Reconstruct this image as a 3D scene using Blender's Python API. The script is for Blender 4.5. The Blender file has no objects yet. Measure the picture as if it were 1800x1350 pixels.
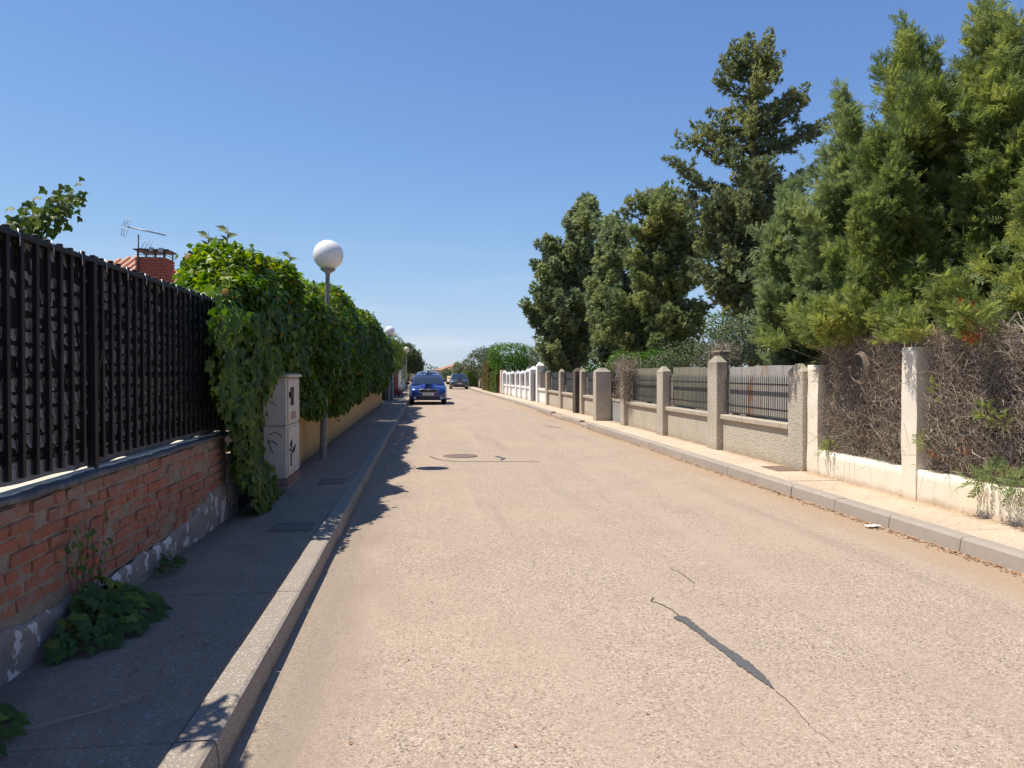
import bpy, bmesh, math, random
import numpy as np
from mathutils import Vector, Matrix
R = math.radians
random.seed(7); rng = np.random.default_rng(7)
scn = bpy.context.scene
col = scn.collection

# ------------------------------------------------------------------ camera, sky, sun, exposure
EYE = 1.52
cam_d = bpy.data.cameras.new('camera'); cam = bpy.data.objects.new('camera', cam_d); col.objects.link(cam)
cam_d.sensor_width = 36.0; cam_d.lens = 27.0
cam_d.clip_start = 0.05; cam_d.clip_end = 3000
cam.location = (0, 0, EYE)
cam.rotation_euler = (R(90 - 0.85), 0, R(-6.55))
scn.camera = cam

SUN = Vector((-1.64, 0.31, 3.386)).normalized()
w = bpy.data.worlds.new('World'); scn.world = w; w.use_nodes = True
nt = w.node_tree; nt.nodes.clear()
wo = nt.nodes.new('ShaderNodeOutputWorld'); bg = nt.nodes.new('ShaderNodeBackground')
sky = nt.nodes.new('ShaderNodeTexSky'); sky.sky_type = 'NISHITA'; sky.sun_disc = False
sky.sun_elevation = R(63.8); sky.sun_rotation = R(-79.3)
SKY_K = (4.2, 4.9, 6.0); SKY_G = (.77, .875, 1.16); sky.altitude = 600; sky.air_density = 1.0; sky.dust_density = 0.15; sky.ozone_density = 3.2
bg.inputs[1].default_value = 0.112
# thin cirrus low over the horizon
tc = nt.nodes.new('ShaderNodeTexCoord'); mp = nt.nodes.new('ShaderNodeMapping'); mp.inputs['Scale'].default_value = (1.6, 1.6, 16)
nz = nt.nodes.new('ShaderNodeTexNoise'); nz.inputs['Scale'].default_value = 2.2; nz.inputs['Detail'].default_value = 6
rp = nt.nodes.new('ShaderNodeMapRange'); rp.inputs[1].default_value = .5; rp.inputs[2].default_value = .75
sp = nt.nodes.new('ShaderNodeSeparateXYZ'); rz = nt.nodes.new('ShaderNodeMapRange')
rz.inputs[1].default_value = .17; rz.inputs[2].default_value = .03; rz.inputs[3].default_value = 0; rz.inputs[4].default_value = .6
mm = nt.nodes.new('ShaderNodeMath'); mm.operation = 'MULTIPLY'
mx = nt.nodes.new('ShaderNodeMix'); mx.data_type = 'RGBA'; mx.inputs[7].default_value = (4.9, 5.3, 6.0, 1)
L = nt.links.new
L(tc.outputs['Generated'], mp.inputs[0]); L(mp.outputs[0], nz.inputs[0]); L(nz.outputs[0], rp.inputs[0])
L(tc.outputs['Generated'], sp.inputs[0]); L(sp.outputs[2], rz.inputs[0]); L(rp.outputs[0], mm.inputs[0]); L(rz.outputs[0], mm.inputs[1])
sepc = nt.nodes.new('ShaderNodeSeparateColor'); comb = nt.nodes.new('ShaderNodeCombineColor'); L(sky.outputs[0], sepc.inputs[0])
for i_, k_ in enumerate((SKY_K)):   # soft shoulder: the air near the horizon stays pale blue instead of burning out
    def mth(op, a, b=None):
        q_ = nt.nodes.new('ShaderNodeMath'); q_.operation = op
        for j_, v_ in enumerate((a, b)):
            if v_ is None: continue
            if isinstance(v_, (int, float)): q_.inputs[j_].default_value = v_
            else: L(v_, q_.inputs[j_])
        return q_.outputs[0]
    c_ = mth('MULTIPLY', sepc.outputs[i_], SKY_G[i_]); d_ = mth('DIVIDE', c_, k_); e_ = mth('ADD', mth('POWER', d_, 3.0), 1.0); L(mth('DIVIDE', c_, mth('POWER', e_, 1 / 3.0)), comb.inputs[i_])
L(mm.outputs[0], mx.inputs[0]); L(comb.outputs[0], mx.inputs[6]); L(mx.outputs[2], bg.inputs[0]); L(bg.outputs[0], wo.inputs[0])

sd = bpy.data.lights.new('sun', 'SUN'); sd.energy = 4.5; sd.angle = R(0.53); sd.color = (1.0, 0.93, 0.83)
so = bpy.data.objects.new('sun', sd); col.objects.link(so); so.rotation_euler = SUN.to_track_quat('Z', 'Y').to_euler()
scn.view_settings.view_transform = 'Standard'; scn.view_settings.look = 'None'
scn.view_settings.exposure = 0.54; scn.view_settings.gamma = 1
try: scn.view_settings.use_curve_mapping = False
except Exception: pass
scn.cycles.max_bounces = 6; scn.cycles.diffuse_bounces = 3; scn.cycles.transmission_bounces = 4; scn.cycles.transparent_max_bounces = 6
scn.cycles.caustics_reflective = False; scn.cycles.caustics_refractive = False

# ------------------------------------------------------------------ helpers
def gz(y):
    return -0.0045 * max(0.0, y - 38.0)

def tag(o, label=None, cat=None, group=None, kind=None):
    if label: o['label'] = label
    if cat: o['category'] = cat
    if group: o['group'] = group
    if kind: o['kind'] = kind
    return o

def empty(name, loc=(0, 0, 0), rz=0, label=None, cat=None, group=None):
    o = bpy.data.objects.new(name, None); col.objects.link(o)
    o.location = loc; o.rotation_euler = (0, 0, rz); o.empty_display_size = .2
    return tag(o, label, cat, group)

def link(name, me, parent=None, loc=(0, 0, 0), rot=(0, 0, 0)):
    o = bpy.data.objects.new(name, me); col.objects.link(o)
    o.location = loc; o.rotation_euler = rot
    if parent: o.parent = parent
    return o

def np_mesh(name, V, F, m, smooth=False, tint=None):
    """V (n,3), F (m,k) arrays -> mesh"""
    V = np.asarray(V, dtype=np.float32); F = np.asarray(F, dtype=np.int32)
    me = bpy.data.meshes.new(name)
    k = F.shape[1]
    me.vertices.add(len(V)); me.vertices.foreach_set('co', V.ravel())
    me.loops.add(F.size); me.loops.foreach_set('vertex_index', F.ravel())
    me.polygons.add(len(F)); me.polygons.foreach_set('loop_start', np.arange(0, F.size, k, dtype=np.int32))
    try: me.polygons.foreach_set('loop_total', np.full(len(F), k, dtype=np.int32))
    except Exception: pass
    if smooth: me.polygons.foreach_set('use_smooth', np.ones(len(F), dtype=bool))
    me.update(calc_edges=True)
    if tint is not None:
        a = me.attributes.new('tint', 'FLOAT', 'POINT'); a.data.foreach_set('value', np.asarray(tint, dtype=np.float32))
    if m: me.materials.append(m)
    return me

class MB:
    def __init__(s): s.v = []; s.f = []; s.sm = []
    def add(s, vs, fs, smooth=False):
        n = len(s.v); s.v += [tuple(v) for v in vs]
        for f in fs: s.f.append(tuple(i + n for i in f)); s.sm.append(smooth)
        return s
    def box(s, x0, x1, y0, y1, z0, z1, c=0.0):
        if c <= 0:
            vs = [(x, y, z) for z in (z0, z1) for y in (y0, y1) for x in (x0, x1)]
            return s.add(vs, [(0, 2, 3, 1), (4, 5, 7, 6), (0, 1, 5, 4), (2, 6, 7, 3), (0, 4, 6, 2), (1, 3, 7, 5)])
        bm = bmesh.new(); bmesh.ops.create_cube(bm, size=1)
        for v in bm.verts: v.co = Vector(((x0 + x1) / 2 + v.co.x * (x1 - x0), (y0 + y1) / 2 + v.co.y * (y1 - y0), (z0 + z1) / 2 + v.co.z * (z1 - z0)))
        bmesh.ops.bevel(bm, geom=bm.edges[:], offset=c, segments=1, affect='EDGES')
        bm.verts.index_update()
        s.add([v.co[:] for v in bm.verts], [tuple(v.index for v in f.verts) for f in bm.faces]); bm.free(); return s
    def tube(s, pts, r, n=6, cap=True, smooth=True):
        pts = [Vector(p) for p in pts]
        rs = r if isinstance(r, (list, tuple)) else [r] * len(pts)
        vs = []; fs = []
        up = Vector((0, 0, 1)); side = None
        for i, p in enumerate(pts):
            d = (pts[min(i + 1, len(pts) - 1)] - pts[max(i - 1, 0)]).normalized()
            if side is None:
                side = d.cross(up if abs(d.z) < .95 else Vector((1, 0, 0))).normalized()
            else:
                side = (side - d * side.dot(d)).normalized()
            b = d.cross(side)
            for k in range(n):
                a = 2 * math.pi * k / n
                vs.append(p + (side * math.cos(a) + b * math.sin(a)) * rs[i])
        for i in range(len(pts) - 1):
            for k in range(n):
                fs.append((i * n + k, i * n + (k + 1) % n, (i + 1) * n + (k + 1) % n, (i + 1) * n + k))
        if cap:
            fs.append(tuple(range(n))[::-1]); fs.append(tuple((len(pts) - 1) * n + k for k in range(n)))
        return s.add(vs, fs, smooth)
    def lathe(s, prof, c=(0, 0, 0), n=16, smooth=True):
        vs = []; fs = []
        for r, z in prof:
            for k in range(n):
                a = 2 * math.pi * k / n; vs.append((c[0] + r * math.cos(a), c[1] + r * math.sin(a), c[2] + z))
        for i in range(len(prof) - 1):
            for k in range(n):
                fs.append((i * n + k, i * n + (k + 1) % n, (i + 1) * n + (k + 1) % n, (i + 1) * n + k))
        return s.add(vs, fs, smooth)
    def strip(s, A, B, smooth=False):
        n = len(A); return s.add(list(A) + list(B), [(i, i + 1, n + i + 1, n + i) for i in range(n - 1)], smooth)
    def mesh(s, name, m):
        me = bpy.data.meshes.new(name); me.from_pydata(s.v, [], s.f)
        me.polygons.foreach_set('use_smooth', s.sm); me.update()
        if m: me.materials.append(m)
        return me
    def build(s, name, m, parent=None, loc=(0, 0, 0), rot=(0, 0, 0)):
        return link(name, s.mesh(name, m), parent, loc, rot)

def snoise(P, f=1.0, seed=0, n=7):
    g = np.random.default_rng(seed); P = np.asarray(P)
    o = np.zeros(len(P))
    for i in range(n):
        d = g.normal(size=3); d /= np.linalg.norm(d); o += np.sin(P @ d * f * g.uniform(.6, 2.2) * 2 + g.uniform(0, 6.3))
    return o / n * 1.6

# ------------------------------------------------------------------ materials
def mat(name, base, layers=(), rough=.85, bump=(), metal=0.0, spec=.3, rand=None, coat=0, trans=0, tintc=None, obj=False):
    """layers: (kind, scale, colour, lo, hi[, stretch]) mixes colour over base by noise of world position"""
    m = bpy.data.materials.new(name); m.use_nodes = True; t = m.node_tree; n = t.nodes; b = n['Principled BSDF']
    out = n['Material Output']
    geo = n.new('ShaderNodeNewGeometry'); tcc = n.new('ShaderNodeTexCoord')
    src = tcc.outputs['Object'] if obj else geo.outputs['Position']
    cur = None
    def tex(kind, scale, stretch=None):
        s_ = src
        if stretch:
            mpp = n.new('ShaderNodeMapping'); mpp.inputs['Scale'].default_value = stretch; t.links.new(src, mpp.inputs[0]); s_ = mpp.outputs[0]
        if kind == 'v':
            x = n.new('ShaderNodeTexVoronoi'); x.inputs['Scale'].default_value = scale; t.links.new(s_, x.inputs['Vector'])
            sep = n.new('ShaderNodeSeparateColor'); t.links.new(x.outputs['Color'], sep.inputs[0]); return sep.outputs[0], x.outputs['Distance']
        if kind == 'c':
            x = n.new('ShaderNodeTexVoronoi'); x.feature = 'DISTANCE_TO_EDGE'; x.inputs['Scale'].default_value = scale; t.links.new(s_, x.inputs['Vector'])
            return x.outputs['Distance'], x.outputs['Distance']
        x = n.new('ShaderNodeTexNoise'); x.inputs['Scale'].default_value = scale; x.inputs['Detail'].default_value = 6; x.inputs['Roughness'].default_value = .6
        t.links.new(s_, x.inputs['Vector']); return x.outputs[0], x.outputs[0]
    rgb = n.new('ShaderNodeRGB'); rgb.outputs[0].default_value = (*base, 1); cur = rgb.outputs[0]
    def mixin(fac, colr):
        nonlocal cur
        q = n.new('ShaderNodeMix'); q.data_type = 'RGBA'; t.links.new(fac, q.inputs[0]); t.links.new(cur, q.inputs[6]); q.inputs[7].default_value = (*colr, 1); cur = q.outputs[2]
    for ly in layers:
        kind, sc, c2, lo, hi = ly[:5]; st = ly[5] if len(ly) > 5 else None; amt = ly[6] if len(ly) > 6 else 1.0
        f_, _ = tex(kind, sc, st)
        mr = n.new('ShaderNodeMapRange'); mr.inputs[1].default_value = lo; mr.inputs[2].default_value = hi; mr.inputs[4].default_value = amt
        t.links.new(f_, mr.inputs[0]); mixin(mr.outputs[0], c2)
    if rand:
        oi = n.new('ShaderNodeObjectInfo')
        mr = n.new('ShaderNodeMapRange'); mr.inputs[1].default_value = rand[1]; mr.inputs[2].default_value = rand[2]; mr.inputs[4].default_value = rand[3] if len(rand) > 3 else 1
        t.links.new(oi.outputs['Random'], mr.inputs[0])
        q = n.new('ShaderNodeMix'); q.data_type = 'RGBA'; t.links.new(mr.outputs[0], q.inputs[0]); t.links.new(cur, q.inputs[6]); q.inputs[7].default_value = (*rand[0], 1); cur = q.outputs[2]
    if tintc:
        at = n.new('ShaderNodeAttribute'); at.attribute_name = 'tint'
        for (c2, lo, hi) in tintc:
            mr = n.new('ShaderNodeMapRange'); mr.inputs[1].default_value = lo; mr.inputs[2].default_value = hi
            t.links.new(at.outputs['Fac'], mr.inputs[0]); mixin(mr.outputs[0], c2)
    t.links.new(cur, b.inputs['Base Color'])
    b.inputs['Roughness'].default_value = rough; b.inputs['Metallic'].default_value = metal
    b.inputs['Specular IOR Level'].default_value = spec; b.inputs['Coat Weight'].default_value = coat; b.inputs['Coat Roughness'].default_value = .05
    last = None
    for bp in bump:
        kind, sc, st_, dist = bp[:4]
        _, h = tex(kind, sc, bp[4] if len(bp) > 4 else None)
        bn = n.new('ShaderNodeBump'); bn.inputs['Strength'].default_value = st_; bn.inputs['Distance'].default_value = dist
        t.links.new(h, bn.inputs['Height'])
        if last: t.links.new(last, bn.inputs['Normal'])
        last = bn.outputs[0]
    if last: t.links.new(last, b.inputs['Normal'])
    if trans:
        tr = n.new('ShaderNodeBsdfTranslucent'); ms = n.new('ShaderNodeMixShader'); ms.inputs[0].default_value = trans
        hs = n.new('ShaderNodeHueSaturation'); hs.inputs['Saturation'].default_value = 1.15; hs.inputs['Value'].default_value = 1.5
        t.links.new(cur, hs.inputs['Color']); t.links.new(hs.outputs[0], tr.inputs[0])
        t.links.new(b.outputs[0], ms.inputs[1]); t.links.new(tr.outputs[0], ms.inputs[2]); t.links.new(ms.outputs[0], out.inputs[0])
    return m

def plain(name, c, rough=.5, metal=0, spec=.4, coat=0, n=None):
    return mat(name, c, layers=([('n', n[0], n[1], .4, .7)] if n else ()), rough=rough, metal=metal, spec=spec, coat=coat)

M = {}
M['road'] = mat('worn_asphalt', (.322, .250, .184), [
    ('v', 120, (.52, .435, .34), .62, .78), ('v', 85, (.16, .13, .11), .80, .94), ('v', 170, (.42, .33, .235), .7, .9),
    ('n', 1.3, (.30, .228, .175), .45, .75, None, .5), ('n', .35, (.42, .32, .225), .45, .7, None, .55),
    ('n', .6, (.23, .20, .18), .60, .80, (2.2, .25, 1), .45), ('n', 9, (.25, .205, .165), .62, .8, None, .45), ('n', 1.1, (.40, .315, .235), .5, .68, (1.9, .07, 1), .75), ('n', .9, (.24, .195, .155), .56, .72, (1.6, .10, 1), .6), ('n', 3.3, (.20, .165, .135), .68, .76, None, .5)], rough=.95, spec=.15, bump=[('v', 120, .45, .005), ('n', 260, .4, .003)])
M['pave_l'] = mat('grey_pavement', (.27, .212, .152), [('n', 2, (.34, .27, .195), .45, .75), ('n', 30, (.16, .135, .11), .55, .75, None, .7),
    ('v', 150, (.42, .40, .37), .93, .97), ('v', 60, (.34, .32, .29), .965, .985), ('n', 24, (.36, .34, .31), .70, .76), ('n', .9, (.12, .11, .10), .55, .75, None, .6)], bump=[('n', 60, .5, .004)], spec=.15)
M['pave_r'] = mat('sandy_pavement', (.53, .42, .305), [('n', 1.4, (.43, .33, .235), .45, .75), ('n', 14, (.34, .25, .175), .6, .8, None, .6),
    ('v', 60, (.62, .52, .40), .85, .95)], bump=[('n', 70, .4, .004)], spec=.15)
M['kerb_r'] = mat('kerb_concrete', (.36, .305, .25), [('n', 8, (.29, .25, .21), .45, .75), ('n', 60, (.42, .36, .30), .55, .75, None, .5), ('n', 2, (.40, .32, .25), .55, .7, None, .6)], rand=((.30, .26, .22), 0, 1, .6), bump=[('n', 90, .3, .003)], spec=.2)
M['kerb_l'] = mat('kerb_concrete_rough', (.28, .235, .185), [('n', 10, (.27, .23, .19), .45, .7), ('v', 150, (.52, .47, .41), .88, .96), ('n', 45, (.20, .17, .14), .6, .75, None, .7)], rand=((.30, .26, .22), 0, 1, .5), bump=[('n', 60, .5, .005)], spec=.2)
M['soil'] = mat('dry_soil', (.22, .16, .10), [('n', 3, (.15, .12, .07), .4, .7), ('n', 40, (.10, .08, .05), .55, .7)], bump=[('n', 20, .6, .02)])
M['brick'] = mat('old_brick', (.37, .135, .080), [('n', 14, (.43, .19, .115), .45, .7), ('n', 45, (.27, .095, .055), .55, .75, None, .7),
    ('n', 5.5, (.30, .235, .18), .545, .60, None, .9), ('n', 26, (.31, .25, .20), .585, .66, (1, 1, .5)), ('n', 1.6, (.29, .21, .165), .53, .66, None, .7), ('n', 3.1, (.16, .13, .105), .60, .70, None, .6)],
    rand=((.27, .10, .065), 0, 1, .6), bump=[('n', 55, .6, .006), ('n', 14, .4, .01)], spec=.15)
M['mortar'] = mat('rough_mortar', (.30, .245, .19), [('n', 12, (.21, .17, .13), .45, .7), ('n', 50, (.36, .31, .25), .55, .7, None, .6), ('n', 4, (.16, .14, .12), .58, .7, None, .7)], bump=[('n', 40, .9, .012)], spec=.1)
M['plinth'] = mat('peeling_render', (.27, .235, .205), [('n', 5, (.20, .18, .16), .45, .7), ('n', 6, (.58, .56, .53), .555, .57, (1, 1.0, .8)), ('n', 60, (.17, .15, .13), .62, .75, None, .6)], bump=[('n', 30, .6, .006), ('n', 7, .35, .008, (1, 1.4, .7))], spec=.15)
M['coping'] = mat('dark_coping', (.13, .125, .12), [('n', 9, (.20, .185, .165), .5, .7), ('n', 40, (.07, .068, .066), .55, .7), ('n', 17, (.40, .35, .28), .64, .70)], bump=[('n', 25, .9, .015)], spec=.15)
M['ledge'] = mat('pale_cement', (.62, .545, .42), [('n', 12, (.45, .39, .30), .5, .7)], bump=[('n', 40, .5, .006)])
M['iron'] = mat('black_iron', (.008, .008, .009), [('n', 25, (.018, .016, .015), .55, .75), ('n', 80, (.07, .065, .06), .70, .78, None, .5)], rough=.55, spec=.3, bump=[('n', 90, .2, .001)])
M['flap'] = mat('weathered_screen', (.28, .262, .23), [('n', 10, (.36, .34, .30), .45, .7), ('n', 40, (.11, .10, .09), .55, .7)], rough=.7, trans=.22, tintc=[((.17, .16, .14), .6, 1)])
M['dark_net'] = mat('dark_backing', (.012, .012, .011), rough=.9)
M['plate_grey'] = mat('grey_sheet', (.20, .195, .19), [('n', 10, (.26, .25, .24), .45, .7), ('n', 45, (.07, .07, .07), .67, .70)], rough=.7)
M['yellow'] = mat('ochre_render', (.56, .37, .155), [('n', 2.5, (.48, .31, .13), .45, .7), ('n', 35, (.62, .44, .22), .55, .75, None, .5), ('n', 1.1, (.38, .27, .15), .58, .72, (1, 1, .4), .7)], bump=[('n', 50, .7, .008)], spec=.15)
M['cabinet'] = mat('stained_cabinet', (.55, .50, .42), [('n', 4, (.47, .43, .36), .45, .7), ('n', 22, (.24, .21, .18), .62, .75, (1, 1, .35), .7), ('n', 60, (.18, .15, .12), .68, .74)], rough=.6)
M['cab_dark'] = plain('dark_slot', (.02, .02, .02), .8)
M['sticker'] = mat('red_sticker', (.28, .10, .09), [('n', 60, (.45, .38, .34), .5, .6)], rough=.6)
M['scrib'] = plain('black_paint', (.015, .012, .012), .6)
M['pebble'] = mat('roughcast', (.47, .41, .32), [('v', 60, (.60, .54, .44), .62, .9), ('v', 75, (.33, .28, .215), .82, .98), ('n', 1.6, (.40, .355, .27), .5, .75), ('n', 12, (.33, .29, .20), .6, .75, None, .5)], bump=[('v', 60, .7, .014), ('n', 120, .4, .004)], spec=.15)
M['concrete'] = mat('fence_concrete', (.42, .36, .28), [('n', 6, (.34, .29, .22), .45, .7), ('n', 45, (.25, .21, .16), .6, .75, None, .7), ('v', 70, (.56, .49, .39), .85, .95)], bump=[('n', 50, .7, .008)], spec=.15)
M['graybar'] = mat('galvanised_bar', (.085, .085, .085), [('n', 20, (.13, .125, .12), .5, .7)], rough=.45, metal=.3)
M['sheet_green'] = mat('weathered_sheet', (.204, .192, .141), [('n', 5, (.252, .240, .186), .45, .7, (1, 8, .6)), ('n', 3, (.132, .129, .084), .52, .7, (1, 5, .5)), ('n', 25, (.144, .138, .102), .6, .75)], rough=.8)
M['sheet_grey'] = mat('rusty_sheet', (.315, .300, .262), [('n', 4, (.375, .360, .323), .45, .7, (1, 6, .4)), ('n', 1.9, (.270, .120, .049), .56, .64, (1, 1.5, .6)), ('n', 5, (.128, .124, .105), .58, .7, (1, 8, .5))], rough=.75)
M['sheet_dark'] = mat('dark_sheet', (.10, .105, .11), [('n', 5, (.16, .165, .17), .45, .7, (1, 5, .5))], rough=.6)
M['cane'] = mat('brown_screen', (.085, .065, .052), [('n', 30, (.13, .10, .08), .5, .7, (1, 3, .2))])
M['white'] = mat('white_render', (.78, .755, .71), [('n', 3, (.72, .69, .63), .5, .75), ('n', 14, (.60, .56, .50), .64, .76, (1, 1, .4), .6)], bump=[('n', 40, .3, .004)], spec=.2)
M['cream'] = mat('cream_render', (.74, .665, .53), [('n', 2, (.77, .71, .61), .5, .75), ('n', 18, (.55, .47, .36), .66, .78, (1, 1, .6), .8), ('n', .8, (.78, .67, .48), .5, .7)], bump=[('n', 30, .35, .006)], spec=.2)
M['globe'] = mat('opal_globe', (.82, .80, .77), [('n', 5, (.74, .71, .66), .5, .75)], rough=.25, spec=.5)
M['globe_old'] = mat('yellowed_globe', (.66, .58, .42), [('n', 5, (.74, .68, .55), .5, .75)], rough=.25, spec=.5)
M['pole'] = mat('painted_pole', (.19, .185, .18), [('n', 12, (.27, .26, .25), .5, .7), ('n', 60, (.10, .09, .08), .65, .75)], rough=.5)
M['bark'] = mat('bark', (.10, .075, .055), [('n', 10, (.17, .135, .105), .45, .7, (1, 1, .25)), ('n', 40, (.05, .04, .03), .55, .7, (1, 1, .25))], bump=[('n', 25, .9, .03, (1, 1, .25))])
M['deadwood'] = mat('pale_deadwood', (.34, .27, .20), [('n', 20, (.20, .155, .11), .45, .7, (1, 1, .25))], bump=[('n', 25, .6, .02)])
M['twig'] = mat('dry_twig', (.38, .31, .235), [('n', 6, (.24, .185, .135), .45, .7)], tintc=[((.58, .50, .40), .55, 1), ((.30, .13, .06), .97, .99)], rough=.9)
M['cypress'] = mat('cypress_sprays', (.185, .235, .075), [('n', 2.5, (.11, .16, .06), .45, .65)], tintc=[((.34, .37, .11), .30, .70), ((.46, .45, .15), .74, .95)], rough=.6, spec=.3, trans=.40)
M['cypress_blue'] = mat('bluish_cypress_sprays', (.19, .245, .11), [('n', 2.5, (.24, .29, .13), .45, .65)], tintc=[((.35, .39, .145), .35, .8)], rough=.6, spec=.3, trans=.40)
M['darkcon'] = mat('dark_conifer_tufts', (.16, .20, .105), [('n', 1.6, (.24, .26, .11), .45, .65)], tintc=[((.35, .36, .14), .45, .8), ((.38, .32, .14), .90, 1)], rough=.65, spec=.3, trans=.30)
M['midcon'] = mat('olive_conifer_tufts', (.17, .22, .095), [('n', 1.3, (.25, .28, .105), .45, .65)], tintc=[((.36, .375, .135), .45, .8), ((.38, .32, .13), .90, 1)], rough=.65, spec=.3, trans=.30)
M['bluecon'] = mat('grey_green_conifer_tufts', (.17, .22, .12), [('n', 1.3, (.24, .28, .13), .45, .65)], tintc=[((.33, .36, .15), .45, .8)], rough=.65, spec=.3, trans=.30)
M['browned'] = mat('browned_sprays', (.36, .11, .035), rough=.8, trans=.15, tintc=[((.22, .08, .03), .5, 1)])
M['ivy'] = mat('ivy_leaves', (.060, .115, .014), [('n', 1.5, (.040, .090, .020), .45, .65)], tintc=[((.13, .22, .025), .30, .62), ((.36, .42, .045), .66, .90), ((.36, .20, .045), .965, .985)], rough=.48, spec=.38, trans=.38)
M['ivy_dark'] = mat('big_dark_leaves', (.05, .098, .022), [('n', 6, (.07, .12, .025), .45, .65)], rand=((.16, .20, .03), .6, 1, 1), rough=.55, spec=.22, trans=.3)
M['vine'] = mat('grape_leaves', (.075, .125, .028), [('n', 10, (.10, .15, .035), .45, .7)], rand=((.15, .18, .04), .5, 1, 1), rough=.55, trans=.35)
M['green'] = mat('bright_tree_leaves', (.065, .15, .018), tintc=[((.13, .22, .03), .4, .9)], rough=.5, trans=.35)
M['olive'] = mat('olive_leaves', (.095, .12, .055), tintc=[((.16, .18, .08), .4, .9)], rough=.6, trans=.2)
M['hedgeg'] = mat('clipped_hedge_leaves', (.075, .125, .022), tintc=[((.16, .17, .04), .5, 1)], rough=.6, trans=.3)
M['hedgeb'] = mat('browning_hedge_leaves', (.12, .11, .035), tintc=[((.20, .15, .06), .5, 1)], rough=.6, trans=.3)
M['farg'] = mat('far_leaves', (.085, .12, .055), tintc=[((.13, .16, .07), .4, .9)], rough=.7, trans=.2)
M['redflower'] = mat('red_flowers', (.45, .06, .05), tintc=[((.62, .35, .30), .5, .9)], rough=.6)
M['core'] = mat('dark_hedge_core', (.022, .026, .012), rough=.95)  # near-black stand-in for the shade inside hedges
M['redbrick'] = mat('chimney_brick', (.52, .155, .10), [('n', 30, (.42, .12, .08), .5, .7)], rand=((.25, .06, .045), 0, 1, .6), rough=.8)
M['tile'] = mat('clay_tiles', (.46, .225, .14), [('n', 12, (.38, .18, .11), .5, .7)], rough=.8, rand=((.55, .33, .22), 0, 1, .7))
M['chimdark'] = plain('dark_cap_metal', (.03, .032, .04), .5)
M['alu'] = plain('aluminium', (.35, .36, .38), .4, .8)
M['redgate'] = plain('rust_red_gate', (.24, .05, .035), .6)
M['greybox'] = mat('grey_block', (.30, .295, .28), [('n', 8, (.22, .215, .20), .5, .7)])
M['tar'] = mat('tar_seal', (.105, .10, .095), [('n', 12, (.125, .12, .115), .5, .7)], rough=.55, spec=.35)
M['crack'] = plain('open_crack', (.075, .062, .052), .9)
M['manhole'] = mat('rusty_iron_cover', (.20, .14, .105), [('n', 30, (.13, .095, .075), .5, .7)], rough=.6, bump=[('c', 30, .7, .01)])
M['gratedark'] = mat('dark_cover', (.168, .144, .120), [('n', 30, (.144, .132, .120), .5, .7)], rough=.7, bump=[('c', 40, .7, .01)])
M['litter'] = mat('dry_leaf_litter', (.24, .12, .06), tintc=[((.42, .24, .12), .3, .7), ((.55, .42, .25), .8, 1)], rough=.9)
M['paper'] = plain('white_paper', (.80, .78, .75), .7)
M['tyre'] = plain('tyre_rubber', (.018, .018, .018), .85)
M['rim'] = plain('alloy_rim', (.42, .43, .44), .3, .9)
M['blue'] = mat('blue_car_paint', (.009, .032, .20), rough=.28, spec=.6, coat=.9, metal=.35)
M['slate'] = mat('dark_grey_car_paint', (.045, .052, .062), rough=.3, spec=.6, coat=.8, metal=.3)
M['silver'] = mat('silver_car_paint', (.32, .34, .37), rough=.3, spec=.6, coat=.8, metal=.5)
M['glass'] = plain('dark_car_glass', (.018, .026, .026), .04, 0, 1.0, 1.0)
M['lamp_glass'] = plain('headlight_glass', (.55, .58, .60), .12, .5, .8, 1.0)
M['chrome'] = plain('chrome', (.6, .61, .62), .15, 1)
M['blacktrim'] = plain('black_plastic', (.02, .02, .022), .5)
M['plate'] = plain('number_plate', (.75, .75, .73), .5)
M['seat'] = plain('pale_seat', (.45, .45, .40), .8)
M['wallfar'] = plain('cream_house_wall', (.62, .55, .43), .9)
M['ochrefar'] = plain('yellow_wall_paint', (.72, .55, .27), .9)
M['window'] = plain('window_glass', (.03, .04, .05), .1, 0, .8)

def dirt(m, axis, a, b_, colr, amt, scale=3.0, stretch=(1, 1, 1)):
    """dust or damp that really lies there: a band along one axis of the place, broken up by noise"""
    t = m.node_tree; n = t.nodes; bs = n['Principled BSDF']; src = bs.inputs['Base Color'].links[0].from_socket
    g = n.new('ShaderNodeNewGeometry'); sx = n.new('ShaderNodeSeparateXYZ'); t.links.new(g.outputs['Position'], sx.inputs[0])
    mr = n.new('ShaderNodeMapRange'); mr.inputs[1].default_value = a; mr.inputs[2].default_value = b_; t.links.new(sx.outputs[axis], mr.inputs[0])
    mpp = n.new('ShaderNodeMapping'); mpp.inputs['Scale'].default_value = stretch; t.links.new(g.outputs['Position'], mpp.inputs[0])
    nz_ = n.new('ShaderNodeTexNoise'); nz_.inputs['Scale'].default_value = scale; nz_.inputs['Detail'].default_value = 7; nz_.inputs['Roughness'].default_value = .65; t.links.new(mpp.outputs[0], nz_.inputs[0])
    m1 = n.new('ShaderNodeMath'); m1.operation = 'ADD'; t.links.new(mr.outputs[0], m1.inputs[0]); t.links.new(nz_.outputs[0], m1.inputs[1])
    m2 = n.new('ShaderNodeMapRange'); m2.inputs[1].default_value = .95; m2.inputs[2].default_value = 1.35; m2.inputs[4].default_value = amt; t.links.new(m1.outputs[0], m2.inputs[0])
    q = n.new('ShaderNodeMix'); q.data_type = 'RGBA'; t.links.new(m2.outputs[0], q.inputs[0]); t.links.new(src, q.inputs[6]); q.inputs[7].default_value = (*colr, 1); t.links.new(q.outputs[2], bs.inputs['Base Color'])
dirt(M['road'], 0, 3.3, 4.5, (.37, .26, .165), .75, 2.0, (1, .35, 1))
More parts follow.
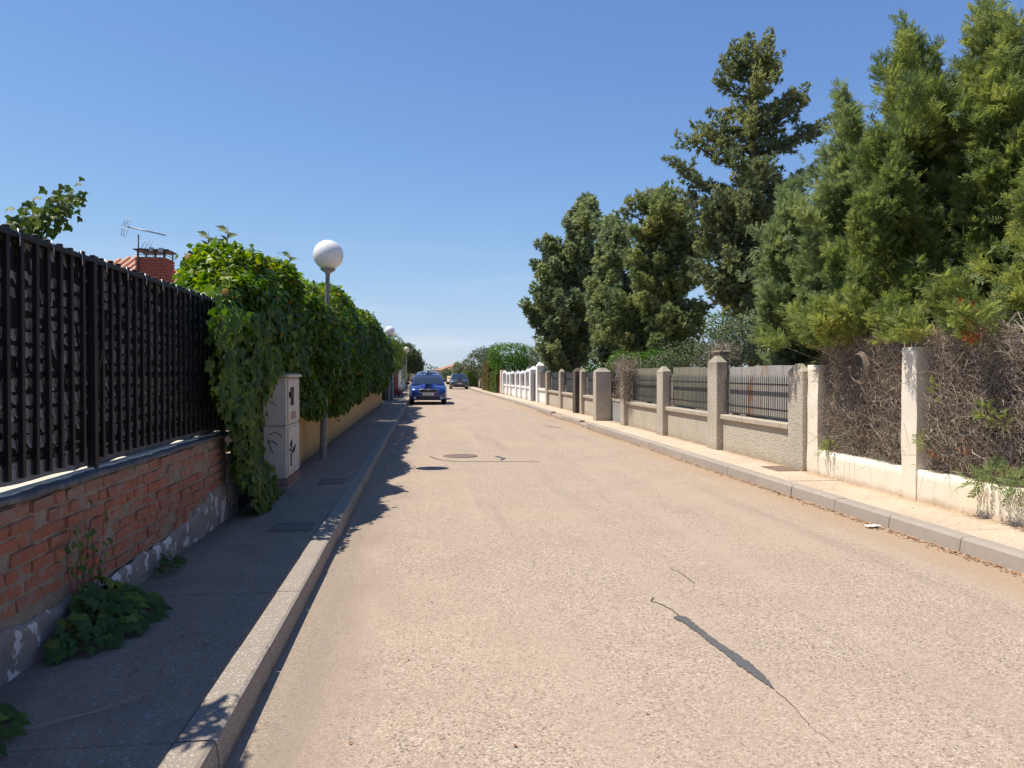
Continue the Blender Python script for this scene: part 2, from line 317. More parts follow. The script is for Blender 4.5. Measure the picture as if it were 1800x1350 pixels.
dirt(M['road'], 0, .5, -.8, (.24, .19, .145), .55, 2.0, (1, .35, 1))
dirt(M['brick'], 2, .60, .98, (.24, .185, .145), .55, 9.0, (1, .7, 1))
dirt(M['brick'], 1, 5.2, 8.5, (.24, .19, .155), .6, 6.0)
dirt(M['kerb_l'], 2, .07, -.02, (.16, .12, .085), .8, 6.0)
dirt(M['pave_r'], 0, 4.95, 5.4, (.33, .225, .14), .6, 3.0)
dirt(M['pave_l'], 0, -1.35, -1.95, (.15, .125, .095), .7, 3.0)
dirt(M['cream'], 2, .30, .08, (.45, .34, .22), .7, 5.0)
dirt(M['pebble'], 2, .42, .08, (.35, .28, .20), .6, 4.0)
dirt(M['pebble'], 2, 1.2, 1.75, (.25, .22, .16), .6, 4.0, (2, 2, .4))
dirt(M['concrete'], 2, .9, 1.7, (.24, .21, .15), .5, 5.0, (2, 2, .5))
dirt(M['white'], 2, .35, .05, (.48, .40, .30), .6, 4.0)
dirt(M['yellow'], 2, .45, .10, (.30, .21, .12), .7, 4.0)

# ------------------------------------------------------------------ ground, road, pavements
YS = [-12, -6, 0, 6, 12, 18, 24, 30, 38, 50, 60, 75, 90, 110, 130, 150]
KL, KR = -0.78, 4.50          # kerb faces
WL, WR = -1.88, 5.38          # wall faces
def ribbon(name, x0, x1, ys, dz, m, parent=None, kind=None):
    b = MB(); A = [(x0, y, gz(y) + dz) for y in ys]; B = [(x1, y, gz(y) + dz) for y in ys]
    b.strip(B, A); o = b.build(name, m, parent)
    if kind: o['kind'] = kind
    return o
# terrain: one big sheet following the street's gentle dip
b = MB(); gy = [-300] + YS + [400, 1500]; gx = [-1500, -200, -40, -2.3, 5.9, 40, 200, 1500]
vs = [(x, y, (gz(min(y, 150)) + (-.012 if -3 < x < 6 else .03)) if y >= -12 else (-.012 if -3 < x < 6 else .03)) for y in gy for x in gx]
fs = [(j * len(gx) + i, j * len(gx) + i + 1, (j + 1) * len(gx) + i + 1, (j + 1) * len(gx) + i) for j in range(len(gy) - 1) for i in range(len(gx) - 1)]
b.add(vs, fs); b.build('ground', M['soil'])['kind'] = 'structure'
# road, softly uneven
ny = 150; nx = 24; yy = np.concatenate([np.linspace(-8, 40, 110), np.linspace(41, 150, 40)]); xx = np.linspace(KL - .02, KR + .02, nx)
P = np.array([(x, y, gz(y)) for y in yy for x in xx]); P[:, 2] += .010 * snoise(P * np.array([1, .5, 1]), .6, 3)
F = [(j * nx + i, j * nx + i + 1, (j + 1) * nx + i + 1, (j + 1) * nx + i) for j in range(ny - 1) for i in range(nx - 1)]
road = link('road', np_mesh('road', P, F, M['road'], True)); road['kind'] = 'structure'
def rz_(x, y):
    p = np.array([[x, y * .5, gz(y)]]); return gz(y) + .010 * float(snoise(p, .6, 3)[0])

def pavement(name, side, kx, wx, m, mk, seed):
    random.seed(seed)
    root = empty(name); root['kind'] = 'structure'
    x0, x1 = (wx, kx - .16) if side < 0 else (kx + .16, wx)
    y = -3.0; k = 0
    while y < 60:
        L_ = 2.0 if side < 0 else 3.1
        b = MB(); z = .125 + random.uniform(-.004, .004)
        x_in = min(x0, x1); x_out = max(x0, x1)
        zz0, zz1 = gz(y), gz(y + L_)
        bx = MB().box(x_in - (.35 if side < 0 else 0), x_out + (.35 if side > 0 else 0), y + .006, y + L_ - .006, -.05, z, .006)
        bx.v = [(a, c, d + (gz(c))) for a, c, d in bx.v]
        bx.build('paving_slab', m, root); y += L_; k += 1
    ribbon('far_pavement', x0 - (.35 if side < 0 else 0), x1 + (.35 if side > 0 else 0), [60, 75, 90, 110, 130, 150], .125, m, root)
    y = -3.0
    while y < 60:
        L_ = 1.0
        a0, a1 = (kx - .15, kx) if side < 0 else (kx, kx + .15)
        j = random.uniform(-.004, .004); h = .13 + random.uniform(-.003, .003)
        bx = MB()
        y0, y1 = y + .004, y + L_ - .004
        # low sloped crossing pieces by the far gates on the right
        if side > 0 and (24 < y < 27 or 20 < y < 21.5): h = .07
        t = .022
        if side < 0: prof = [(a0 + j, -.05), (a0 + j, h), (a1 - t + j, h), (a1 - .006 + j, h - .008), (a1 + j, h - t), (a1 + .018 + j, -.05)]
        else: prof = [(a1 + j, -.05), (a1 + j, h), (a0 + .045 + j, h), (a0 + .02 + j, h - .006), (a0 + .006 + j, h - .02), (a0 - .015 + j, -.05)]
        n = len(prof); segs = [y0, y0 + .006, y1 - .006, y1]
        vs = [(p[0] + (0 if 0 < s_i < 3 else (-.003 if side < 0 else .003)), s, p[1] - (0 if 0 < s_i < 3 else .003) + gz(s)) for s_i, s in enumerate(segs) for p in prof]
        fs = [(q * n + i, q * n + i + 1, (q + 1) * n + i + 1, (q + 1) * n + i) for q in range(3) for i in range(n - 1)] + [tuple(range(n)), tuple(3 * n + i for i in range(n))[::-1]]
        bx.add(vs, fs, False); bx.build('kerb_stone', mk, root); y += L_
    b = MB(); ys = [60, 75, 90, 110, 130, 150]; a0, a1 = (kx - .15, kx) if side < 0 else (kx, kx + .15); f = a1 if side < 0 else a0
    b.strip([(a1, q, gz(q) + .13) for q in ys], [(a0, q, gz(q) + .13) for q in ys])
    b.strip([(f, q, gz(q) + .13) for q in ys], [(f, q, gz(q) - .05) for q in ys]); b.build('far_kerb', mk, root)
    return root
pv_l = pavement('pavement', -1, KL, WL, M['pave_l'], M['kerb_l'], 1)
pv_r = pavement('pavement', 1, KR, WR, M['pave_r'], M['kerb_r'], 2)

# covers, cracks and repairs on the road
def disc(name, x, y, r, z, m, label, cat, sy=1.0, h=.012):
    t = empty(name, (x, y, z), 0, label, cat)
    MB().lathe([(0, h), (r * .88, h), (r * .90, h - .004), (r * .9, 0)], n=28, smooth=False).build('lid', m, t)
    MB().lathe([(r * .92, 0), (r * .92, h), (r, h), (r * 1.01, 0)], n=28, smooth=False).build('rim', m, t)
    return t
disc('manhole_cover', .66, 13.97, .31, rz_(.66, 13.97) - .002, M['manhole'], 'round rusty manhole cover in the middle of the road', 'manhole cover')
def rect_cover(x0, x1, y0, y1, m, label, z=.127, group=None):
    t = empty('inspection_cover', ((x0 + x1) / 2, (y0 + y1) / 2, z), 0, label, 'cover')
    hx, hy = (x1 - x0) / 2, (y1 - y0) / 2
    MB().box(-hx + .02, hx - .02, -hy + .02, hy - .02, -.02, .006, .003).build('lid', m, t)
    q = MB(); q.box(-hx, hx, -hy, -hy + .018, -.02, .009); q.box(-hx, hx, hy - .018, hy, -.02, .009); q.box(-hx, -hx + .018, -hy + .019, hy - .019, -.02, .009); q.box(hx - .018, hx, -hy + .019, hy - .019, -.02, .009)
    q.build('frame', m, t)
rect_cover(-1.33, -1.0, 9.75, 10.25, M['gratedark'], 'dark iron cover in the left pavement, just past the utility cabinet')
rect_cover(-1.35, -1.0, 6.9, 7.25, M['gratedark'], 'dark square cover in the left pavement beside the sunlit kerb')
rect_cover(4.95, 5.28, 10.3, 10.85, M['manhole'], 'brown rectangular cover in the sandy right pavement by the roughcast wall end')
def poly_strip(name, pts, ws, m, label, cat, dz=.004):
    A = []; B = []
    for i, (x, y) in enumerate(pts):
        p0 = Vector(pts[max(i - 1, 0)]); p1 = Vector(pts[min(i + 1, len(pts) - 1)]); d = (p1 - p0).normalized(); nrm = Vector((-d.y, d.x))
        for S, sg in ((A, 1), (B, -1)):
            wj = ws[i] * (1 + random.uniform(-.16, .16)); qx, qy = x + nrm.x * wj / 2 * sg, y + nrm.y * wj / 2 * sg
            S.append((qx, qy, rz_(qx, qy) + dz))
    q = MB().strip(B, A); o = q.build(name, m); return tag(o, label, cat)
def wiggle(pts, k, amp):
    out = []
    for a, b_ in zip(pts[:-1], pts[1:]):
        for i in range(k): t = i / k; out.append((a[0] + (b_[0] - a[0]) * t + random.uniform(-amp, amp), a[1] + (b_[1] - a[1]) * t + random.uniform(-amp, amp)))
    return out + [pts[-1]]
tarp = wiggle([(1.56, 4.60), (1.585, 4.50), (1.60, 4.32), (1.61, 4.15), (1.635, 3.95), (1.65, 3.78), (1.66, 3.62), (1.66, 3.48)], 9, .0022)
tw = np.interp(np.linspace(0, 1, len(tarp)), [0, .05, .2, .35, .55, .7, .85, 1], [.045, .085, .055, .045, .06, .075, .05, .004])
poly_strip('tar_patch', tarp, tw, M['tar'], 'smooth dark grey tar seal filling a crack in the right lane', 'tar seal', .006)
poly_strip('road_crack', wiggle([(1.53, 5.02), (1.50, 4.93), (1.57, 4.76), (1.575, 4.61)], 5, .008), [.008] * 16, M['crack'], 'thin dark crack running up from the tar seal', 'crack')
poly_strip('road_crack', wiggle([(1.66, 3.46), (1.67, 3.3), (1.64, 3.1), (1.66, 2.95)], 6, .008), list(np.linspace(.004, .0015, 19)), M['crack'], 'thin dark crack running on below the tar seal', 'crack')
poly_strip('road_crack', wiggle([(1.90, 5.75), (1.93, 5.5), (1.93, 5.3)], 5, .006), [.005] * 11, M['crack'], 'short hairline crack in the road beyond the tar seal', 'crack')
poly_strip('road_crack', wiggle([(.1, 13.94), (.28, 13.4), (.55, 13.12), (1.2, 13.05), (1.96, 12.9)], 5, .02), [.035] * 21, M['crack'], 'long thin crack curving around the manhole cover', 'crack')
poly_strip('tar_patch', wiggle([(1.30, 13.9), (1.42, 13.5), (1.32, 13.25)], 3, .01), [.05, .07, .07, .07, .06, .05, .04], M['tar'], 'short dark tar dash just right of the manhole cover', 'tar seal', .007)
poly_strip('road_crack', wiggle([(3.4, 21.5), (3.75, 20.7)], 4, .02), [.06] * 5, M['crack'], 'short dark crack on the far right of the road', 'crack')
# paper and leaf litter
pp = empty('paper_scrap', (4.36, 7.05, rz_(4.36, 7.05) + .012), .4, 'crumpled white scrap of paper in the gutter by the right kerb', 'paper')
q = MB(); nn = 7
q.add([((i / 6 - .5) * .14, (j / 6 - .5) * .08 + .015 * math.sin(i), .010 + .008 * math.sin(i * 2.1 + j * 1.7)) for j in range(nn) for i in range(nn)], [(j * nn + i, j * nn + i + 1, (j + 1) * nn + i + 1, (j + 1) * nn + i) for j in range(6) for i in range(6)])
q.build('sheet', M['paper'], pp)
def flakes(n, xs, ys, size, m, name, label, kind='stuff', zf=None):
    V = []; F = []; T = []
    x = xs(n); y = ys(n)
    ang = rng.uniform(0, 6.28, n); s = size * rng.uniform(.5, 1.5, n)
    for i in range(n):
        z = (zf(x[i], y[i]) if zf else rz_(x[i], y[i])) + .006
        a = ang[i]; ca, sa = math.cos(a), math.sin(a); k = len(V)
        for (u, v, h) in ((-1, 0, .1), (0, -.45, .5), (1, 0, .15), (0, .45, .3)):
            V.append((x[i] + (u * ca - v * sa) * s[i], y[i] + (u * sa + v * ca) * s[i], z + h * s[i] * rng.uniform(.2, 1)))
        F.append((k, k + 1, k + 2)); F.append((k, k + 2, k + 3)); T += [rng.random()] * 4
    o = link(name, np_mesh(name, V, F, m, tint=T)); return tag(o, label, None if kind is None else 'leaf litter', kind=kind)
flakes(2600, lambda n: KR - .03 - np.abs(rng.normal(0, .05, n)) , lambda n: 4 + 26 * rng.random(n) ** 1.3, .018, M['litter'], 'leaf_litter', 'dry brown leaf litter lying along the right kerb')
flakes(260, lambda n: rng.uniform(4.68, 5.34, n), lambda n: rng.uniform(4, 20, n), .012, M['litter'], 'pavement_litter', 'scattered dry leaf bits on the right pavement', zf=lambda x, y: gz(y) + .128)
flakes(500, lambda n: 5.36 - np.abs(rng.normal(0, .03, n)), lambda n: rng.uniform(4, 18, n), .014, M['litter'], 'wall_foot_litter', 'dry leaf bits gathered at the foot of the right wall', zf=lambda x, y: gz(y) + .128)
flakes(160, lambda n: rng.uniform(-1.85, -.95, n), lambda n: rng.uniform(2.4, 9, n), .010, M['litter'], 'shade_litter', 'small leaf bits scattered on the shaded left pavement', zf=lambda x, y: .128)
flakes(60, lambda n: rng.uniform(-.6, 4.3, n), lambda n: rng.uniform(3, 14, n), .011, M['litter'], 'road_litter', 'few dry leaf bits scattered over the road')
# ------------------------------------------------------------------ left: brick wall
def brick_variants(lx, ly, lz, m, n=6, name='brick'):
    out = []
    for k in range(n):
        g = random.Random(k * 13 + int(ly * 1000)); b = MB().box(-lx / 2, lx / 2, -ly / 2, ly / 2, -lz / 2, lz / 2, .006)
        b.v = [(x + g.uniform(-.006, .003), y + g.uniform(-.006, .006), z + g.uniform(-.005, .005)) for x, y, z in b.v]
        out.append(b.mesh(name, m))
    return out
bw = empty('brick_wall', (WL, 4, 0), 0, 'low worn red brick wall with crumbling mortar under the black iron fence', 'brick wall')
W0, W1 = -1.0, 7.62
def inv(o): o.location = Vector(o.location) - Vector((WL, 4, 0)); return o
# core, with an uneven mortar face
ny, nz = 260, 22
ys = np.linspace(W0, W1, ny); zs = np.linspace(.30, .905, nz)
P = np.array([(WL - .012, y, z) for z in zs for y in ys]); P[:, 0] += .006 * snoise(P, 9, 5) + .004 * snoise(P, 25, 6)
F = [(j * ny + i, j * ny + i + 1, (j + 1) * ny + i + 1, (j + 1) * ny + i) for j in range(nz - 1) for i in range(ny - 1)]
inv(link('mortar_face', np_mesh('mortar_face', P, F, M['mortar'], True), bw))
inv(MB().box(WL - .24, WL - .03, W0, W1, 0, .905).build('body', M['mortar'], bw))
sv = brick_variants(.05, .232, .060, M['brick']); hv = brick_variants(.05, .108, .060, M['brick'])
random.seed(5); nb = 0
for c in range(8):
    z = .352 + c * .0745
    y = -.2 + (0 if c % 2 else .06) + random.uniform(-.02, .02)
    top = c == 7
    while y < W1 - .1:
        head = (random.random() < .55) if not top else (random.random() < .3)
        l = .120 if head else .244
        if y + l > W1: break
        zz = z + .005 * math.sin(y * 1.3 + c)
        base_z = .335 + .03 * math.sin(y * 2.1) + (.0 if y < 6.6 else .05 * (y - 6.6) / .3)
        gone = random.random() < .05 or zz < base_z
        if nb < 296 and not gone:
            o = link('brick', random.choice(hv if head else sv), bw)
            o.location = (-.022 + random.uniform(-.012, .006), y + l / 2 - 4, zz + random.uniform(-.003, .003)); o.rotation_euler = (random.uniform(-.022, .022), random.uniform(-.06, .06), random.uniform(-.035, .035)); nb += 1
        y += l
# ------
# render band at the foot, coping on top
ny, nz = 200, 10
ys = np.linspace(W0, W1 + .5, ny)
P = []; 
for j in range(nz):
    for y in ys:
        top = .315 + .022 * math.sin(y * 2.1) + .012 * math.sin(y * 7.3) + .01 * math.sin(y * 19) + max(0, y - 6.4) * .16
        z = .10 + (top - .10) * j / (nz - 1); P.append((WL + .012 - (.02 if j == nz - 1 else 0), y, z))
P = np.array(P); P[:, 0] += .005 * snoise(P, 8, 9)
F = [(j * ny + i, j * ny + i + 1, (j + 1) * ny + i + 1, (j + 1) * ny + i) for j in range(nz - 1) for i in range(ny - 1)]
inv(link('render_band', np_mesh('render_band', P, F, M['plinth'], True), bw))
ny = 300; ys = np.linspace(W0, W1 + .1, ny); prof = [(.0, .912), (.018, .914), (.022, .928), (.014, .944), (-.02, .950), (-.22, .952), (-.26, .95)]
P = np.array([(WL + px_, y, pz) for (px_, pz) in prof for y in ys])
nj = np.where(np.arange(len(P)) // ny < 4, 1.0, .25); P[:, 0] += nj * (.010 * snoise(P, 11, 2) + .007 * snoise(P, 33, 4)); P[:, 2] += .005 * snoise(P, 7, 8) * np.where(P[:, 2] < .94, 1, .5)
F = [(j * ny + i, j * ny + i + 1, (j + 1) * ny + i + 1, (j + 1) * ny + i) for j in range(len(prof) - 1) for i in range(ny - 1)]
ys2 = np.linspace(W0, W1, 240); A_ = [(WL - .045 - .012 * math.sin(y * 3.1) - .010 * math.sin(y * 11) - .006 * math.sin(y * 31), y, .9605) for y in ys2]
inv(MB().strip([(WL - .255, y, .9605) for y in ys2], A_).strip(A_, [(a[0] + .006, a[1], .945) for a in A_]).build('ledge_mortar', M['ledge'], bw))
inv(link('coping', np_mesh('coping', P, F, M['coping'], True), bw))
# meter box with a grey door at the wall's end
mb_ = empty('meter_box', (WL + .02, 7.62, .28), 0, 'small grey metal meter box door set in the end of the brick wall', 'meter box')
MB().box(-.06, .006, .0, .42, 0, .46, .004).build('frame', M['deadwood'], mb_)
MB().box(.008, .018, .03, .39, .03, .43, .003).build('door', M['greybox'], mb_)
MB().box(.019, .026, .34, .365, .20, .26).build('latch', M['iron'], mb_)
# wall end behind the ivy
MB().box(WL - .22, WL - .02, 8.02, 9.9, 0, .9).build('wall_stub', M['mortar'], bw, (-WL, -4, 0))

# ------------------------------------------------------------------ black iron fence
FX = -1.955
fe = empty('iron_fence', (FX, 4, .95), 0, 'black iron railing with square upright bars on the brick wall', 'fence')
bar = MB().box(-.012, .012, -.015, .015, -.0, 1.215, .002).mesh('bar', M['iron'])
y = -.6
while y < 8.6:
    o = link('bar', bar, fe); o.location = (0, y - 4, .055 + random.uniform(-.004, .004)); o.rotation_euler = (random.uniform(-.004, .004), random.uniform(-.004, .004), 0); y += .1355
for z, h in ((.15, .032), (.56, .03), (1.235, .03)):
    MB().box(-.05 if z > 1 else -.032, .018 if z > 1 else -.0145, -4.7, 4.7, z - h / 2, z + h / 2, .003).build('rail', M['iron'], fe)
post = MB().box(-.03, .02, -.022, .022, -.01, 1.22, .003).mesh('post', M['iron'])
for y in (-1.0, 1.65, 4.79, 7.75): o = link('post', post, fe); o.location = (.006, y - 4 + .02, 0)
# forked ornament beside the post
MB().tube([(.0, .84, .93), (.002, .87, .70), (.0, .90, .60), (.0, .90, .42)], .011, 5).tube([(.0, 1.02, .93), (.002, .96, .74), (.0, .91, .60)], .011, 5).build('scroll', M['iron'], fe)
# ties of wire along the top rail
q = MB()
for y in np.arange(2.6, 8, .34): q.tube([(.02, y - 4, 1.18), (.024, y - 4.005, 1.22), (.012, y - 4, 1.265)], .004, 4)
q.build('wire_ties', M['alu'], fe)['kind'] = 'stuff'

# screen of ragged plastic flaps behind the bars
sc = empty('privacy_screen', (FX - .06, 4, .95), 0, 'grey ragged plastic leaf screen tied behind the black railing', 'screen')
MB().box(.028, .032, -4.7, 4.9, .085, 1.24).build('backing', M['dark_net'], sc)
V = []; F = []; T = []
rows = 15
for r_ in range(rows):
    z = .155 + r_ * .0755
    y = -4.6
    while y < 4.8:
        wd = random.uniform(.03, .07); hh = random.uniform(.032, .068)
        gap = snoise(np.array([[r_ * 3.3, y * 1.0, 0]]), 1.0, 12)[0]
        upper = r_ / rows
        pdrop = .08 + .9 * max(0, upper - .62) * 1.3 + (.30 if gap > .45 else 0)
        if random.random() > pdrop:
            k = len(V); z = .155 + r_ * .0755 + random.uniform(-.010, .010) + .008 * math.sin(y * 3 + r_); bend = random.uniform(.0, .010); tt = random.random(); sk = random.uniform(-.012, .012)
            pts = [(.033, y, z + .012), (.033, y + wd, z + .012), (.036, y + wd * 1.02, z - hh * .35), (.038 + bend, y + wd * .9 + sk, z - hh * .8), (.04 + bend, y + wd * .5 + sk, z - hh * random.uniform(.7, 1.05)), (.038 + bend, y + wd * .12 + sk, z - hh * .85), (.036, y, z - hh * .35)]
            V += pts; T += [tt] * 7
            F += [(k, k + 1, k + 2), (k, k + 2, k + 6), (k + 6, k + 2, k + 3), (k + 6, k + 3, k + 4), (k + 6, k + 4, k + 5)]
        y += wd * random.uniform(.85, 1.0)
o = link('flaps', np_mesh('flaps', V, F, M['flap'], tint=T), sc); o['kind'] = 'stuff'
# loose bottom sheet of the screen, bright where it lies against the wall
q = MB(); yb = np.linspace(-.2, 4.62, 40)
q.strip([(FX - .018, y, (.986 - .018 * max(0, y - 3.6))  + .004 * math.sin(y * 9)) for y in yb], [(FX - .024, y, 1.062 + .005 * math.sin(y * 5)) for y in yb])
o = q.build('bottom_strip', M['plate_grey']); o.parent = sc; o.location = (-(FX - .06), -4, -.95)
yb = np.linspace(4.6, 8.6, 40); q = MB()
q.strip([(FX - .019, y, .958 + .009 * math.sin(y * 11) + .007 * math.sin(y * 4.1)) for y in yb], [(FX - .02, y, 1.05 + .006 * math.sin(y * 5)) for y in yb])
o = q.build('bottom_strip', M['coping']); o.parent = sc; o.location = (-(FX - .06), -4, -.95)

# ------------------------------------------------------------------ foliage tools
def leaf_proto(kind):
    if kind == 'ivy':       # five-lobed, slightly folded; y is the tip direction, z the normal
        v = [(0, -.35, 0), (-.28, -.42, .02), (-.52, -.05, -.05), (-.24, .10, .03), (0, .60, -.06), (.24, .10, .03), (.52, -.05, -.05), (.28, -.42, .02), (0, 0, .09)]
        f = [(8, 0, 1), (8, 1, 2), (8, 2, 3), (8, 3, 4), (8, 4, 5), (8, 5, 6), (8, 6, 7), (8, 7, 0)]
    elif kind == 'oval':
        v = [(0, -.5, 0), (-.26, -.05, .05), (0, .55, -.08), (.26, -.05, .05), (0, 0, -.04)]
        f = [(0, 4, 1), (1, 4, 2), (4, 3, 2), (0, 3, 4)]
    elif kind == 'lobe4':   # cheap ivy leaf
        v = [(0, -.42, .02), (-.46, -.08, -.05), (0, .58, -.08), (.46, -.08, -.05), (0, -.05, .08)]
        f = [(4, 0, 1), (4, 1, 2), (4, 2, 3), (4, 3, 0)]
    elif kind == 'spray':   # flat feathery spray, y forward, unit length
        v = []; f = []
        def rh(x, y, z, a, l, wd):
            dx, dy = math.sin(a), math.cos(a); px_, py_ = dy, -dx; k = len(v)
            v.extend([(x, y, z), (x + dx * l * .5 + px_ * wd, y + dy * l * .5 + py_ * wd, z + .015), (x + dx * l, y + dy * l, z - .03 * l), (x + dx * l * .5 - px_ * wd, y + dy * l * .5 - py_ * wd, z - .015)])
            f.extend([(k, k + 1, k + 2), (k, k + 2, k + 3)])
        g = random.Random(3)
        rh(0, 0, 0, 0, 1.0, .030)
        for i in range(9):
            t = .10 + i * .09; sg = 1 if i % 2 else -1
            rh(sg * .01, t, g.uniform(-.05, .05), sg * g.uniform(.4, .95), (.38 - .20 * t) * g.uniform(.75, 1.25), .05)
    elif kind == 'tuft':    # short bushy 3-d tuft
        v = []; f = []; g = random.Random(5)
        for i in range(8):
            a = i * 2.4; el = g.uniform(.2, 1.0); l = g.uniform(.6, 1.0)
            d = Vector((math.cos(a) * math.sin(el), math.cos(el), math.sin(a) * math.sin(el))); s_ = d.cross(Vector((g.uniform(-1, 1), g.uniform(-1, 1), g.uniform(-1, 1)))).normalized() * .12
            k = len(v); o_ = Vector((0, g.uniform(0, .2), 0))
            v.extend([o_, o_ + d * l * .5 + s_, o_ + d * l, o_ + d * l * .5 - s_]); f.extend([(k, k + 1, k + 2), (k, k + 2, k + 3)])
        v = [tuple(q) for q in v]
    elif kind == 'tuft5':
        v = []; f = []; g = random.Random(8)
        for i in range(5):
            a = i * 2.4; el = g.uniform(.2, 1.1); l = g.uniform(.6, 1.0)
            d = Vector((math.cos(a) * math.sin(el), math.cos(el), math.sin(a) * math.sin(el))); s_ = d.cross(Vector((g.uniform(-1, 1), g.uniform(-1, 1), g.uniform(-1, 1)))).normalized() * .17
            k = len(v); v.extend([Vector((0, 0, 0)), d * l * .5 + s_, d * l, d * l * .5 - s_]); f.extend([(k, k + 1, k + 2), (k, k + 2, k + 3)])
        v = [tuple(q) for q in v]
    return np.array(v, dtype=np.float64), np.array(f, dtype=np.int64)
PROTO = {k: leaf_proto(k) for k in ('ivy', 'oval', 'lobe4', 'spray', 'tuft', 'tuft5')}
def unit(a): return a / np.maximum(np.linalg.norm(a, axis=1, keepdims=True), 1e-6)
def scatter(name, kind, pos, fwd, nrm, size, tint, m, parent=None):
    pv, pf = PROTO[kind]; K = len(pos)
    fwd = unit(fwd); nrm = nrm - (nrm * fwd).sum(1, keepdims=True) * fwd; nrm = unit(nrm); x = np.cross(fwd, nrm)
    size = np.broadcast_to(size, (K,))
    V = pos[:, None, :] + size[:, None, None] * (pv[None, :, 0:1] * x[:, None, :] + pv[None, :, 1:2] * fwd[:, None, :] + pv[None, :, 2:3] * nrm[:, None, :])
    F = pf[None] + (np.arange(K) * len(pv))[:, None, None]
    T = np.repeat(tint, len(pv))
    o = link(name, np_mesh(name, V.reshape(-1, 3), F.reshape(-1, 3), m, tint=T), parent); o['kind'] = 'stuff'; return o
def rnd(n): return rng.normal(size=(n, 3))

def plumes_to_sprays(pl, per_m, spread=1.0, tilt=.7):
    """pl: list of (base, tip, radius, tint). Sprays sit on a tapering plume and point outward and forward."""
    P = []; D = []; N = []; T = []
    for (a, b_, r, t) in pl:
        a = np.array(a, float); b_ = np.array(b_, float); ax = b_ - a; L_ = np.linalg.norm(ax); ax /= L_
        n = max(4, int(per_m * L_ * (r / .3)))
        s = rng.random(n) ** .8; d = rnd(n); d -= (d @ ax)[:, None] * ax; d = unit(d)
        rr = r * np.sqrt(rng.random(n)) * (1 - s * .85) * spread
        bend = np.array([0, 0, -.06 * L_]) * (4 * s * (1 - s))[:, None]
        P.append(a + ax * (s * L_)[:, None] + d * rr[:, None] + bend)
        D.append(ax * tilt + d * (1 - tilt * .45) + rnd(n) * .22); N.append(rnd(n) * .55 + d * .55 + np.array([0, 0, .55])); T.append(np.clip(t + rng.normal(0, .12, n), 0, 1))
    return np.concatenate(P), np.concatenate(D), np.concatenate(N), np.concatenate(T)

def trunk(pts, rs, m, parent, name='trunk', n=9):
    return MB().tube(pts, rs, n).build(name, m, parent)

# ------------------------------------------------------------------ left ivy hedges over the ochre wall
yw = empty('ochre_wall', (WL, 22, 0), 0, 'long low ochre rendered wall under the overhanging ivy hedge', 'wall')
q = MB(); q.box(-.25, 0, -12.1, 13.0, -.1, .98, .01); q.v = [(x, y, z) for x, y, z in q.v]; q.build('body', M['yellow'], yw)
MB().box(-.28, .02, -12.1, 13.0, .98, 1.03, .006).build('coping', M['yellow'], yw)

